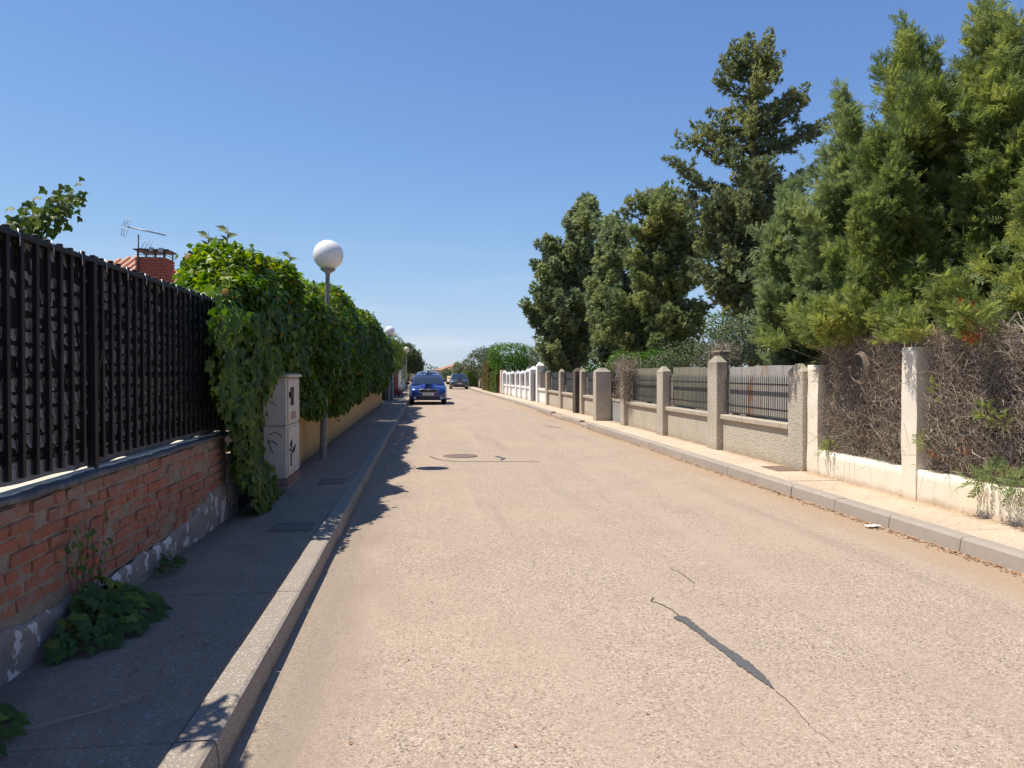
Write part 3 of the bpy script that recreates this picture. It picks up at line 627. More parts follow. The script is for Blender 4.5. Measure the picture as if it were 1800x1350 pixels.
def hedge(name, y0, y1, prof, label, n, size, seedn, cat='hedge', m='ivy', kind='lobe4', bias=0.0, group=None):
    """prof(y) -> (x_front, x_back, z_low, z_top)"""
    root = empty(name, ((prof((y0 + y1) / 2)[0] + prof((y0 + y1) / 2)[1]) / 2, (y0 + y1) / 2, gz(y0)), 0, label, cat, group)
    o0 = np.array(root.location)
    def surf(Y, s, inset=0.0):
        Pp = []; Nn = []
        for y, u in zip(Y, s):
            xf, xb, zl, zt = prof(y)
            taper = min(1, max(.05, (min(y - y0, y1 - y) + .1) / .7)) ** .5
            zt = zl + (zt - zl) * (.72 + .28 * taper); h = zt - zl; wd = (xf - xb)
            a = -0.25 * math.pi + u * 1.10 * math.pi      # superellipse sweep: bottom front -> top -> back
            ca, sa = math.cos(a), math.sin(a)
            ex = math.copysign(abs(ca) ** .72, ca); ez = math.copysign(abs(sa) ** .9, sa)
            cx, cz = (xf + xb) / 2, zl + h * .42
            x = cx + ex * (wd / 2) * (.55 + .45 * taper) ; z = cz + ez * (h * .58 if ez > 0 else h * .60)
            Pp.append((x, y, z)); Nn.append((ca / wd, (0.0 if y0 + .5 < y < y1 - .5 else (-.5 if y < y0 + .5 else .5)), sa / h))
        return np.array(Pp), unit(np.array(Nn))
    Y = rng.uniform(y0, y1, n); S = rng.random(n) ** 1.15
    Pp, Nn = surf(Y, S)
    disp = .14 * snoise(Pp, 1.3, seedn) + .10 * snoise(Pp, 3.2, seedn + 1)
    dep = -np.abs(rng.normal(0, .10, n)) + .05 + np.where(rng.random(n) < .05, .10 * rng.random(n), 0)
    Pp = Pp + Nn * (disp + dep)[:, None]
    lowfront = Pp[:, 2] < np.array([prof(y)[2] for y in Y]) + .1
    Pp[:, 2] += np.where(lowfront, -.10 * np.abs(snoise(Pp, 4, seedn + 3)), 0)
    Pp[:, 0] = np.where((Pp[:, 2] < .98) & (Pp[:, 0] < WL + .03), WL + .03 + .1 * rng.random(n), Pp[:, 0])
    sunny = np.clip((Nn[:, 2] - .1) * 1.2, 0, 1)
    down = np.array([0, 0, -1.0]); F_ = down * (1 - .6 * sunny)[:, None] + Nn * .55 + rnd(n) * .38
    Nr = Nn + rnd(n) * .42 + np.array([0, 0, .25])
    # sunlit top put into the colour: upward leaves tinted yellower, lower ones darker
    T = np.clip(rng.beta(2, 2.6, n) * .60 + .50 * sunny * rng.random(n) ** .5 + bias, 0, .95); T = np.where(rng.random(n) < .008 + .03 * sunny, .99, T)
    sz = size * rng.uniform(.6, 1.35, n)
    scatter('foliage', kind, Pp - o0, F_, Nr, sz, T, M[m], root)
    # solid core stops see-through; its near-black colour stands in for inner shade
    ys = np.linspace(y0 + .25, y1 - .25, max(6, int((y1 - y0) / .5))); ss = np.linspace(0, 1, 14)
    G = []
    for y in ys:
        a, nn_ = surf([y] * 14, ss); a = a - nn_ * .26; G.append(a)
    G = np.concatenate(G); G[:, 0] = np.where((G[:, 2] < 1.05), np.minimum(G[:, 0], WL - .02), G[:, 0]); G -= o0
    F2 = [(j * 14 + i, j * 14 + i + 1, (j + 1) * 14 + i + 1, (j + 1) * 14 + i) for j in range(len(ys) - 1) for i in range(13)]
    q = MB().add([tuple(v) for v in G], F2); q.add([tuple(v) for v in G[:14]], [tuple(range(14))]); q.add([tuple(v) for v in G[-14:]], [tuple(range(14))])
    q.build('stems_or_core', M['core'], root)
    return root
def profA(y):
    zt = np.interp(y, [7.4, 8.3, 9.5, 11, 13, 14.5, 16, 19, 21.5, 22.6], [2.30, 2.55, 2.90, 2.92, 3.0, 2.95, 3.25, 3.45, 3.4, 3.2])
    return (np.interp(y, [7.4, 9, 11, 12.1, 12.6, 13.2, 16, 22], [-1.80, -1.66, -1.58, -1.42, -1.38, -1.48, -1.55, -1.55]), np.interp(y, [7.4, 9, 11, 13, 23], [-2.2, -2.7, -3.2, -3.4, -3.4]), np.interp(y, [7.4, 10.2, 10.8, 14, 19, 23], [1.62, 1.66, .98, .86, .90, 1.0]), zt)
def profB(y):
    zt = np.interp(y, [22.8, 24, 27, 30, 33, 35], [3.3, 3.55, 3.6, 3.5, 3.35, 3.1]); return (-1.55 + .1 * math.sin(y), -3.6, .98, zt)
def profC(y): return (-1.62, -3.2, 1.0, np.interp(y, [35, 37, 40], [2.6, 3.0, 2.8]))
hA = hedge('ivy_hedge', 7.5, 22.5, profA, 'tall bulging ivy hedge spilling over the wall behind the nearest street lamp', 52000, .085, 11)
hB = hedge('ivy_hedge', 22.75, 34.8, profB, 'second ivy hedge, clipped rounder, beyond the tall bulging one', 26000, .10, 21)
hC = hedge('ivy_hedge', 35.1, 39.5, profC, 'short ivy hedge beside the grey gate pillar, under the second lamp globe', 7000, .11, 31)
# hanging curtain of ivy in front of the wall end, down to the pavement
def curtain():
    n = 5200
    Y = rng.uniform(6.5, 9.35, n); Z = .14 + 1.95 * rng.random(n)
    lim_l = np.interp(Z, [.13, .45, .95, 1.4, 1.9, 2.6], [7.6, 7.5, 7.2, 6.75, 6.7, 7.1]) + .08 * np.sin(Z * 9)
    lim_r = np.interp(Z, [.13, .25, .6, 1.2, 1.5, 2.6], [9.1, 8.7, 8.25, 8.25, 9.2, 9.5])
    k = (Y > lim_l) & (Y < lim_r); Y, Z = Y[k], Z[k]; n = len(Y)
    X = -1.83 + .16 * np.interp(Z, [.1, .5, 1.2, 2.6], [1.4, 1.0, .9, 1.0]) + .07 * snoise(np.c_[Y, Y, Z], 3, 40) - np.abs(rng.normal(0, .05, n)) + .05 * np.clip((Y - 7.5), 0, 1)
    P_ = np.c_[X, Y, Z]; Nn = np.tile([1.0, -.35, .15], (n, 1)) + rnd(n) * .35; F_ = np.tile([.25, -.05, -1.0], (n, 1)) + rnd(n) * .4
    T = np.clip(rng.beta(2, 2.6, n) * .75, 0, .9)
    scatter('hanging_foliage', 'ivy', P_ - np.array(hA.location), F_, Nn, .088 * rng.uniform(.6, 1.3, n), T, M['ivy'], hA)
    MB().box(WL - .03, WL + .02, 8.05, 9.4, .1, 2.2).build('dark_curtain_core', M['core'], hA, tuple(-Vector(hA.location)))  # dark sheet behind the leaves, deep shade put into its colour
curtain()
ivy_me = [np_mesh('leaf', PROTO['ivy'][0] * np.array([1, 1, 1.0 + .5 * k]), PROTO['ivy'][1], M['ivy_dark']) for k in range(3)]
def leaf_obj(p, fwd, nrm, s, parent, me=None, name='leaf'):
    f = Vector(fwd).normalized(); nn_ = Vector(nrm); nn_ = (nn_ - f * nn_.dot(f)).normalized(); x = f.cross(nn_)
    o = bpy.data.objects.new(name, me or random.choice(ivy_me)); col.objects.link(o); o.parent = parent
    mtx = Matrix(((x.x, f.x, nn_.x, 0), (x.y, f.y, nn_.y, 0), (x.z, f.z, nn_.z, 0), (0, 0, 0, 1))) @ Matrix.Scale(s, 4)
    o.matrix_local = Matrix.Translation(Vector(p) - Vector(parent.location)) @ mtx; return o
random.seed(31)
for i in range(230):
    z = random.uniform(.25, 2.2); yl = float(np.interp(z, [.13, .45, .95, 1.4, 1.9, 2.6], [7.55, 7.45, 7.15, 6.6, 6.6, 7.0]))
    yr = float(np.interp(z, [.13, .3, 1.3, 1.6, 2.6], [9.0, 8.3, 8.25, 10.5, 12])); y = yl + (yr - yl) * random.random() ** 1.4
    x = -1.66 + .07 * math.sin(y * 5 + z * 3) - (.10 if y < 7.3 else 0) + (.10 if z > 1.6 and y > 8.2 else 0)
    leaf_obj((x, y, z), (random.uniform(-.2, .5), random.uniform(-.5, .4), -1), (1, -.45 + random.uniform(-.4, .4), .3 + random.uniform(-.4, .4)), random.uniform(.085, .125), hA)
oval_me = np_mesh('leaf', PROTO['oval'][0], PROTO['oval'][1], M['vine'])
for (x, y, z) in [(-2.0, 11.85, 3.12), (-2.25, 9.2, 3.0), (-2.6, 9.7, 3.02)]:
    for k in range(12):
        a = k * .9; t = k / 12
        leaf_obj((x + .06 * math.cos(a), y + .06 * math.sin(a), z - .05 + t * .26), (math.cos(a), math.sin(a) * .4, .25), (random.uniform(-.4, .4), -1, .8), .13, hA, oval_me)
    MB().tube([(x, y, z - .3), (x, y, z), (x + .01, y, z + .22)], [.006, .005, .002], 4).build('stem', M['bark'], hA, tuple(-Vector(hA.location)))

# ------------------------------------------------------------------ weeds at the foot of the brick wall
def weed(loc, n, rad, h, smin, smax, label, seed, climb=0):
    random.seed(seed)
    t = empty('climbing_weed', loc, 0, label, 'plant')
    q = MB()
    for i in range(n):
        a = random.uniform(-1.9, 1.9); r = rad * math.sqrt(random.random()); x = .04 + abs(r * math.cos(a)) * .75; y = r * math.sin(a) * 1.15
        z = (h * (1 - (r / rad) ** 1.6) * random.uniform(.35, 1.0)) + .03
        p = Vector(loc) + Vector((x, y, z))
        leaf_obj(p, (math.cos(a) * .8, math.sin(a) * .9, -.35 + random.uniform(-.4, .25)), (.45 + random.uniform(-.4, .4), -.45 + random.uniform(-.4, .4), .8), random.uniform(smin, smax), t)
        if i % 4 == 0: q.tube([(0.02, y * .2, .0), (x * .6, y * .7, z * .7), (x, y, z)], .0028, 4)
    for i in range(climb):
        yy_ = random.uniform(-.25, .55); pts = [(0.02, yy_ + .05 * math.sin(k * 1.3 + i), k * random.uniform(.09, .13)) for k in range(6)]
        q.tube(pts, [.004, .0035, .003, .003, .002, .0015], 4)
        for k in range(2, 6):
            for _ in range(3 if i < 3 else 1):
                leaf_obj(Vector(loc) + Vector(pts[k]) + Vector((.025, random.uniform(-.05, .05), random.uniform(-.04, .04))), (.3, random.uniform(-.7, .7), -.5), (1, random.uniform(-.5, .2), .4), random.uniform(.030, .055), t)
    q.build('stems_or_core', M['bark'], t); return t
weed((WL + .02, 4.42, .125), 190, .47, .23, .05, .115, 'leafy dark green weed sprawling from the foot of the brick wall', 3, 6)
weed((WL + .03, 5.62, .125), 40, .20, .10, .035, .06, 'small tuft of weeds against the peeling wall foot', 4)
weed((WL + .12, 3.0, .125), 45, .28, .14, .055, .10, 'green and yellow ivy sprig at the left edge of the pavement', 6)
tw_ = MB().tube([(-1.62, 3.08, .133), (-1.45, 3.18, .15), (-1.33, 3.28, .14), (-1.17, 3.42, .15)], [.004, .004, .003, .002], 5).build('dry_stick', M['twig'])
tag(tw_, 'long thin dry stick lying on the shaded left pavement', 'stick')

# grape vine above the fence, rooted in the garden
gv = empty('grape_vine', (-3.35, 7.1, .03), 0, 'grape vine shoot with pale leaves rising above the black fence', 'vine')
g0 = Vector(gv.location)
stemp = [(-3.35, 7.1, .03), (-3.4, 7.0, 1.4), (-3.45, 7.1, 2.2), (-3.4, 7.3, 2.7), (-3.28, 7.5, 3.12)]
trunk([Vector(p) - g0 for p in stemp], [.03, .022, .015, .01, .004], M['bark'], gv, 'stem', 6)
random.seed(9)
vm = [np_mesh('leaf', PROTO['ivy'][0] * np.array([1.15, .95, 1.5]), PROTO['ivy'][1], M['vine'])]
paths = [((-3.62, 6.95, 2.52), (-3.22, 7.55, 3.12), 340, .14), ((-3.7, 6.6, 2.35), (-3.2, 7.6, 2.45), 300, .14), ((-3.2, 7.4, 2.45), (-2.7, 8.9, 2.2), 170, .13), ((-3.75, 6.55, 2.6), (-3.6, 6.9, 2.75), 16, .07)]
for a, b_, n, r in paths:
    a = Vector(a); b_ = Vector(b_); q = MB().tube([a - g0, (a + b_) / 2 - g0 + Vector((0, 0, .05)), b_ - g0], [.008, .006, .003], 4); q.build('shoot', M['bark'], gv)
    for i in range(n):
        t = random.random(); p = a.lerp(b_, t) + Vector((random.gauss(0, r * .5), random.gauss(0, r * .5), random.gauss(0, r * .55)))
        leaf_obj(p, (random.uniform(-1, 1), random.uniform(-1, .5), -.8), (random.uniform(-.6, .8), -.7, random.uniform(-.2, .9)), random.uniform(.055, .095), gv, vm[0])
# unseen leaves and a shoot, added left of frame to roughen the fence's shadow edge
for i in range(150):
    p = Vector((random.gauss(-2.05, .06), random.gauss(3.36, .10), random.gauss(2.42, .08)))
    leaf_obj(p, (random.uniform(-.2, 1), random.uniform(-1, 1), -.6), (.6, -.2, random.uniform(.3, 1)), random.uniform(.08, .12), gv, vm[0])
MB().tube([Vector((-2.6, 4.6, 2.3)) - g0, Vector((-2.35, 3.9, 2.45)) - g0, Vector((-2.2, 3.3, 2.35)) - g0], .006, 4).build('shoot', M['bark'], gv)

# ------------------------------------------------------------------ utility cabinet
uc = empty('utility_cabinet', (-1.60, 9.23, .125), 0, 'tall grey utility cabinet with graffiti on a brick base, half wrapped in ivy', 'utility cabinet')
MB().box(-.28, .012, -.02, .92, .0, .075, .004).build('plinth', M['mortar'], uc)
pb = brick_variants(.06, .215, .062, M['brick'], 3); pbx = [MB().box(-.055, .055, -.03, .03, -.031, .031, .005).mesh('brick', M['brick'])]
for c in range(1):
    for k in range(4): link('brick', pb[k % 3], uc, (-.012, .09 + k * .232, .112))
    for k in range(2): link('brick', pbx[0], uc, (-.10 - .12 * k, .012, .112))
MB().box(-.28, -.045, .0, .90, .075, .150).build('base_core', M['mortar'], uc)
MB().box(-.30, .0, .0, .90, .150, .765, .008).build('lower_body', M['cabinet'], uc)
MB().box(-.30, .0, .0, .90, .771, 1.335, .008).build('upper_body', M['cabinet'], uc)
MB().box(-.33, .035, -.035, .93, 1.338, 1.375, .008).add([(-.33, -.035, 1.375), (.035, -.035, 1.375), (.035, .93, 1.375), (-.33, .93, 1.375), (-.15, .2, 1.41), (-.15, .7, 1.41)], [(0, 1, 4), (1, 2, 5, 4), (2, 3, 5), (3, 0, 4, 5)]).build('cap', M['cabinet'], uc)
d1 = MB().box(.002, .014, .07, .86, .18, .735, .004).build('door', M['cabinet'], uc)
d2 = MB().box(.002, .014, .07, .86, .80, 1.315, .004).build('door', M['cabinet'], uc)
MB().box(.016, .019, .20, .42, 1.0, 1.22).build('window', M['cab_dark'], d2)
MB().box(.016, .018, .25, .55, .83, .92).build('sticker', M['sticker'], d2)
MB().box(.016, .034, .10, .13, 1.10, 1.17, .003).build('hinge', M['iron'], d2)
MB().tube([(.018, .15, .53), (.018, .24, .58), (.018, .22, .50), (.018, .12, .47), (.018, .30, .45), (.018, .50, .50), (.018, .40, .43), (.018, .2, .42), (.018, .19, .28)], .010, 4, smooth=False).build('graffiti', M['scrib'], d1)
q = MB()
for (a, b_) in (((-.12, 1.06), (-.24, 1.10)), ((-.05, .70), (-.2, .72)), ((-.1, .60), (-.22, .63)), ((-.15, .5), (-.2, .66))): q.tube([(a[0], -.003, a[1] - .05), ((a[0] + b_[0]) / 2, -.006, a[1]), (b_[0], -.003, b_[1] - .05)], .004, 4)
q.build('dry_tendrils', M['scrib'], uc)['kind'] = 'stuff'

# ------------------------------------------------------------------ street lamps
def lamp(x, y, h, globe_m, label, tilt=0):
    t = empty('street_lamp', (x, y, gz(y) + .125), 0, label, 'street lamp', 'globe street lamps along the left pavement')
    t.rotation_euler = (0, tilt, 0)
    H_ = h - .125
    MB().lathe([(.055, 0), (.055, .9), (.052, 1.0), (.036, 1.02), (.034, H_ - .26)], n=14).build('pole', M['pole'], t)
    MB().lathe([(.07, 0), (.07, .012), (.056, .018)], n=12).build('base', M['greybox'], t)
    MB().lathe([(.036, H_ - .33), (.04, H_ - .29), (.11, H_ - .245), (.125, H_ - .225), (.10, H_ - .215)], n=20).build('collar', M['greybox'], t)
    MB().lathe([(max(.001, .238 * math.sin(math.pi * i / 18)), H_ - .238 * math.cos(math.pi * i / 18)) for i in range(19)], n=28).build('globe', globe_m, t)
    return t
lamp(-1.61, 12.55, 3.40, M['globe'], 'nearest street lamp, white globe standing clear of the ivy hedge', R(1.7))
lamp(-1.62, 37.3, 3.52, M['globe'], 'second street lamp, white globe just above the end of the hedge')
lamp(-1.35, 60.5, 3.40, M['globe_old'], 'third street lamp, yellowed globe beside the umbrella pine')
lamp(-1.20, 83, 3.60, M['globe_old'], 'farthest street lamp, small yellowed globe before the pine')

# ------------------------------------------------------------------ left house with chimney
hs = empty('house', (-7.6, 25.8, 0), 0, 'house with clay tile roof and red chimney behind the black fence', 'house')
MB().box(-5, 3.0, -4, 6, 0, 3.3).build('wall', M['wallfar'], hs)
q = MB(); q.box(3.0, 3.05, -1.0, .4, 1.0, 2.2); wn = q.build('window', M['window'], hs)
rf = MB().add([(-5.5, -4.5, 3.3), (3.5, -4.5, 3.3), (3.5, 6.5, 3.3), (-5.5, 6.5, 3.3), (-1.6, 0, 5.2), (-1.6, 2, 5.2)], [(0, 1, 4), (1, 2, 5, 4), (2, 3, 5), (3, 0, 4, 5), (3, 2, 1, 0)]).build('roof', M['tile'], hs)
# rows of curved tiles on the two slopes that can be seen
q = MB()
def slope_tiles(P0, P1, apexA, apexB, nrow, step):
    P0, P1, A_, B_ = map(Vector, (P0, P1, apexA, apexB))
    n = int((P1 - P0).length / step)
    for i in range(n + 1):
        t = i / n; lo = P0.lerp(P1, t)
        # run straight up the slope until the hip
        up = ((A_ + B_) / 2 - (P0 + P1) / 2); d = (P1 - P0).normalized(); up = up - d * up.dot(d)
        s0 = (A_ - P0).dot(d); s1 = (B_ - P0).dot(d); s = (lo - P0).dot(d)
        fr = 1.0 if s0 <= s <= s1 else (s / s0 if s < s0 else ((P1 - P0).length - s) / max(.01, ((P1 - P0).length - s1)))
        hi = lo + up * fr
        if fr > .03: q.tube([lo + Vector((0, 0, .03)), hi + Vector((0, 0, .03))], .06, 5, smooth=True)
slope_tiles((-5.5, -4.5, 3.3), (3.5, -4.5, 3.3), (-1.6, 0, 5.2), (-1.6, 0, 5.2), 1, .2)
slope_tiles((3.5, -4.5, 3.3), (3.5, 6.5, 3.3), (-1.6, 0, 5.2), (-1.6, 2, 5.2), 1, .2)
o = q.build('tile_rows', M['tile'], hs); o['kind'] = 'stuff'
ch = empty('chimney', (-.2, -3.8, 2.78), 0); ch.parent = hs
MB().box(.02, .76, .02, .74, 0, 1.9).build('chimney_core', M['mortar'], ch)
# every brick of the stack
cb = MB().box(-.13, .13, -.03, .03, -.035, .035, .004).mesh('chimney_brick', M['redbrick']); cb2 = MB().box(-.03, .03, -.13, .13, -.035, .035, .004).mesh('chimney_brick', M['redbrick'])
q = MB(); q2 = MB()
for c in range(23):
    off = 0 if c % 2 else .13
    for k in range(4):
        x0 = max(0, k * .262 - off); x1 = min(.78, (k + 1) * .262 - off - .012)
        if x1 - x0 > .04:
            q.box(x0, x1, -.006 - .012 * ((k + c) % 3 == 0), .05, .05 + c * .08, .05 + c * .08 + .066, .004)
            q.box(.74, .786, max(.0515, x0), max(.09, x1), .05 + c * .08, .05 + c * .08 + .066, .004)
o = q.build('bricks', M['redbrick'], ch); o['kind'] = 'stuff'
q = MB(); q.box(-.04, .84, -.04, .80, 2.08, 2.11)
for x in (.03, .26, .50, .74):
    for y in (.03, .70): q.box(x, x + .03, y, y + .03, 1.89, 2.08)
for z in (1.95, 2.01): q.box(.03, .77, .02, .03, z, z + .015); q.box(.77, .78, .03, .73, z, z + .015)
q.add([(-.06, -.06, 2.11), (.86, -.06, 2.11), (.86, .82, 2.11), (-.06, .82, 2.11), (.4, .38, 2.17)], [(0, 1, 4), (1, 2, 4), (2, 3, 4), (3, 0, 4)])
q.build('chimney_cap', M['chimdark'], ch)
an = empty('tv_antenna', (-7.72, 21.96, 3.87), 0, 'long television antenna on a mast at the chimney of the left house', 'antenna')
MB().tube([(0, 0, 0), (.02, 0, 1.40)], .018, 6).build('mast', M['chimdark'], an)
MB().tube([(-.30, 0, 1.62), (.72, 0, 1.40)], .016, 5).build('boom', M['alu'], an)
q = MB()
for i in range(18):
    t = i / 17; x = -.28 + t * .98; z = 1.615 - t * .212; q.tube([(x, -.12, z), (x, .12, z)], .005, 4); q.tube([(x, 0, z - .035), (x, 0, z + .035)], .006, 4)
q.build('elements', M['alu'], an)['kind'] = 'stuff'
q = MB()
for s_ in (-1, 1):
    for k in range(5): q.tube([(-.3 + (-.10 if k % 2 else .0) * 1, -.16 + k * .08, 1.60), (-.38 + .16 * (s_ > 0), -.16 + k * .08, 1.60 + s_ * .26)], .005, 4)
q.build('reflector', M['alu'], an)
q = MB()
for x in (.12, .22, .32): q.tube([(x - .04, 0, 1.02), (x + .08, 0, 1.24)], .008, 4); q.tube([(x - .04, 0, 1.02), (x + .08, 0, .80)], .008, 4)
q.tube([(.0, 0, 1.03), (.62, 0, 1.0)], .01, 5); q.box(.30, .40, -.05, .05, .96, 1.06); q.box(.54, .66, -.03, .03, .93, 1.05)
q.build('second_aerial', M['alu'], an)
# ------------------------------------------------------------------ right: grey roughcast wall with railings
def pillar(mb, x0, x1, y0, y1, z0, z1, point=.10, flat=.35):
    mb.box(x0, x1, y0, y1, z0, z1, .012)
    cx, cy = (x0 + x1) / 2, (y0 + y1) / 2; e = .012; hx, hy = (x1 - x0) / 2 - e, (y1 - y0) / 2 - e
    a = [(cx - hx, cy - hy, z1 - .001), (cx + hx, cy - hy, z1 - .001), (cx + hx, cy + hy, z1 - .001), (cx - hx, cy + hy, z1 - .001)]
    b_ = [(cx - hx * flat, cy - hy * flat, z1 + point), (cx + hx * flat, cy - hy * flat, z1 + point), (cx + hx * flat, cy + hy * flat, z1 + point), (cx - hx * flat, cy + hy * flat, z1 + point)]
    return mb.add(a + b_, [(0, 1, 5, 4), (1, 2, 6, 5), (2, 3, 7, 6), (3, 0, 4, 7), (4, 5, 6, 7)])
def wall_run(root, segs, X, zc, ztop, mwall, mcop, msheet, mbar, parent_off, bars=True, bar_h=.78, spacing=.075, zsheet=1.60):
    ox, oy = parent_off
    for (y0, y1, ms) in segs:
        g = gz((y0 + y1) / 2)
        MB().box(X + .05 - ox, X + .22 - ox, y0 - oy, y1 - oy, -.1 + g, zc - .09 + g).build('low_wall', mwall, root)
        MB().box(X - .005 - ox, X + .26 - ox, y0 - oy, y1 - oy, zc - .088 + g, zc + g, .012).build('coping', mcop, root)
        if ms:
            sh = MB(); nsh = max(2, int((y1 - y0) / .5))
            for k in range(nsh):
                a = y0 + (y1 - y0) * k / nsh; b_ = y0 + (y1 - y0) * (k + 1) / nsh - .008
                h = zsheet + random.uniform(-.012, .012) + g
                MB().box(X + .175 - ox, X + .181 - ox, a - oy, b_ - oy, zc + .03 + g, h).build('sheet_panel', ms, root)
        if bars:
            for z in (zc + .16, zc + bar_h - .13): MB().box(X + .088 - ox, X + .112 - ox, y0 + .01 - oy, y1 - .01 - oy, z + g, z + .028 + g).build('rail', mbar, root)
            bm_ = MB().tube([(0, 0, 0), (0, 0, bar_h - .06), (0, 0, bar_h)], [.0065, .0065, .001], 5, smooth=False).mesh('bar', mbar)
            n = int((y1 - y0) / spacing)
            for k in range(n): link('bar', bm_, root, (X + .078 - ox, y0 + (k + .5) * (y1 - y0) / n - oy, zc + .035 + g))
XR = 5.30
rw = empty('roughcast_wall', (XR, 16, 0), 0, 'grey roughcast wall with iron railings and rusty sheet panels behind them', 'wall')
random.seed(12)
wall_run(rw, [(10.72, 13.30, M['sheet_grey']), (13.75, 16.45, M['sheet_green']), (16.88, 19.75, M['sheet_green'])], XR, .77, 1.6, M['pebble'], M['concrete'], None, M['graybar'], (XR, 16), bar_h=.68, zsheet=1.63)
for y0, y1, zt in ((10.28, 10.72, 1.55), (13.30, 13.75, 1.72), (16.45, 16.88, 1.56), (19.75, 20.12, 1.56)):
    pillar(MB(), (-.07 if y0 > 11 else .0), .13, y0 - 16, y1 - 16, -.1, zt).build('pillar', M['pebble'], rw)
# pedestrian gate between two pillars, then the run beyond it
gt = empty('garden_gate', (XR + .12, 20.12, 0), 0, 'dark barred garden gate with solid grey foot between roughcast pillars', 'gate')
MB().box(.0, .14, .02, 1.62, .02, .70, .01).build('lower_panel', M['greybox'], gt)
MB().box(-.02, .16, .02, 1.62, .702, .77, .01).build('ledge', M['concrete'], gt)
MB().box(.10, .105, .03, 1.62, .80, 1.60).build('backing_sheet', M['sheet_dark'], gt)
gbm = MB().box(-.014, .014, -.014, .014, 0, .62).mesh('bar', M['iron'])
for k in range(7): link('bar', gbm, gt, (.03, .18 + k * .21, .775))
for z in (.86, 1.36): MB().box(.045, .055, .03, 1.61, z, z + .03).build('rail', M['iron'], gt)
rw2 = empty('roughcast_wall', (XR, 27, 0), 0, 'farther roughcast wall beyond the garden gate, with dark translucent sheets', 'wall')
wall_run(rw2, [(22.15, 25.3, M['sheet_dark']), (26.5, 29.3, M['sheet_dark']), (29.65, 32.6, M['sheet_dark'])], XR, .77, 1.6, M['pebble'], M['concrete'], None, M['graybar'], (XR, 27), spacing=.12, zsheet=1.52)
pillar(MB(), -.36, .10, 21.78 - 27, 22.15 - 27, -.1, 1.56).build('pillar', M['pebble'], rw2)
for y0, y1 in ((25.3, 25.6), (29.3, 29.65), (32.6, 32.95)): pillar(MB(), -.06, .13, y0 - 27, y1 - 27, -.1, 1.56).build('pillar', M['concrete'], rw2)
pillar(MB(), -.14, .18, 25.95 - 27, 26.4 - 27, -.1, 1.58).build('gate_post', M['bark'], rw2)
MB().box(.05, .10, 25.6 - 27, 25.95 - 27, .05, 1.4).build('gate_leaf', M['blacktrim'], rw2)
rp = empty('brick_pillar', (XR + .55, 33.4, 0), 0, 'small reddish arched brick pillar behind the end of the roughcast wall', 'pillar')
MB().box(-.2, .2, -.2, .2, 0, 1.66, .02).build('shaft', M['redbrick'], rp)
MB().lathe([(.27, 1.66), (.26, 1.74), (.18, 1.82), (.03, 1.86)], n=12).build('cap', M['tile'], rp)
# stone gate pillar standing taller behind the railings, wrapped in dry creeper
sp_ = empty('stone_pillar', (5.78, 14.44, 0), 0, 'taller pale stone pillar in the garden, topped with dry creeper', 'pillar')
MB().box(-.10, .10, -.16, .16, 0, 1.90, .02).build('shaft', M['concrete'], sp_)
MB().box(-.13, .13, -.19, .19, 1.902, 1.95, .02).build('cap', M['concrete'], sp_)

def twigs(name, n, posf, L_, rad, m, parent=None, dirf=None, droop=.5, curl=1.0, seg=4):
    """thin curved ribbons crossed in two planes"""
    P0 = posf(n); D = unit(dirf(n) if dirf else rnd(n)); l = L_ * rng.uniform(.5, 1.4, n); V = np.zeros((n, seg + 1, 4, 3)); p = P0.copy(); d = D.copy()
    axis = unit(rnd(n)) * curl
    for s in range(seg + 1):
        side = unit(np.cross(d, axis + .01)); sb = np.cross(d, side); rr = (rad * (1 - .7 * s / seg))
        V[:, s, 0] = p + side * rr; V[:, s, 1] = p - side * rr; V[:, s, 2] = p + sb * rr; V[:, s, 3] = p - sb * rr
        p = p + d * (l / seg)[:, None]; d = unit(d + np.cross(axis, d) * .35 + rnd(n) * .22 + np.array([0, 0, -.06 * droop]))
    F = []
    for s in range(seg):
        for a in (0, 2): F.append([s * 4 + a, s * 4 + a + 1, (s + 1) * 4 + a + 1, (s + 1) * 4 + a])
    F = np.array(F)[None] + (np.arange(n) * (seg + 1) * 4)[:, None, None]
    T = np.repeat(rng.random(n), (seg + 1) * 4)
    o = link(name, np_mesh(name, V.reshape(-1, 3), F.reshape(-1, 4), m, tint=T), parent); o['kind'] = 'stuff'; return o
twigs('dry_creeper', 260, lambda n: np.c_[rng.normal(0, .14, n), rng.normal(0, .18, n), rng.uniform(1.7, 2.1, n)], .22, .004, M['twig'], sp_)
dc = empty('dry_creeper', (XR, 19.95, 0), 0, 'tangle of dry brown creeper on the pillar left of the railings', 'creeper')
twigs('twigs', 900, lambda n: np.c_[rng.normal(-.03, .12, n), rng.normal(-.28, .2, n), rng.uniform(.8, 1.75, n) ], .24, .004, M['twig'], dc)
twigs('twigs', 260, lambda n: np.c_[rng.normal(0, .15, n), rng.normal(-.2, .4, n), rng.normal(1.68, .05, n)], .38, .004, M['twig'], dc, dirf=lambda n: rnd(n) + np.array([0, 0, .8]))

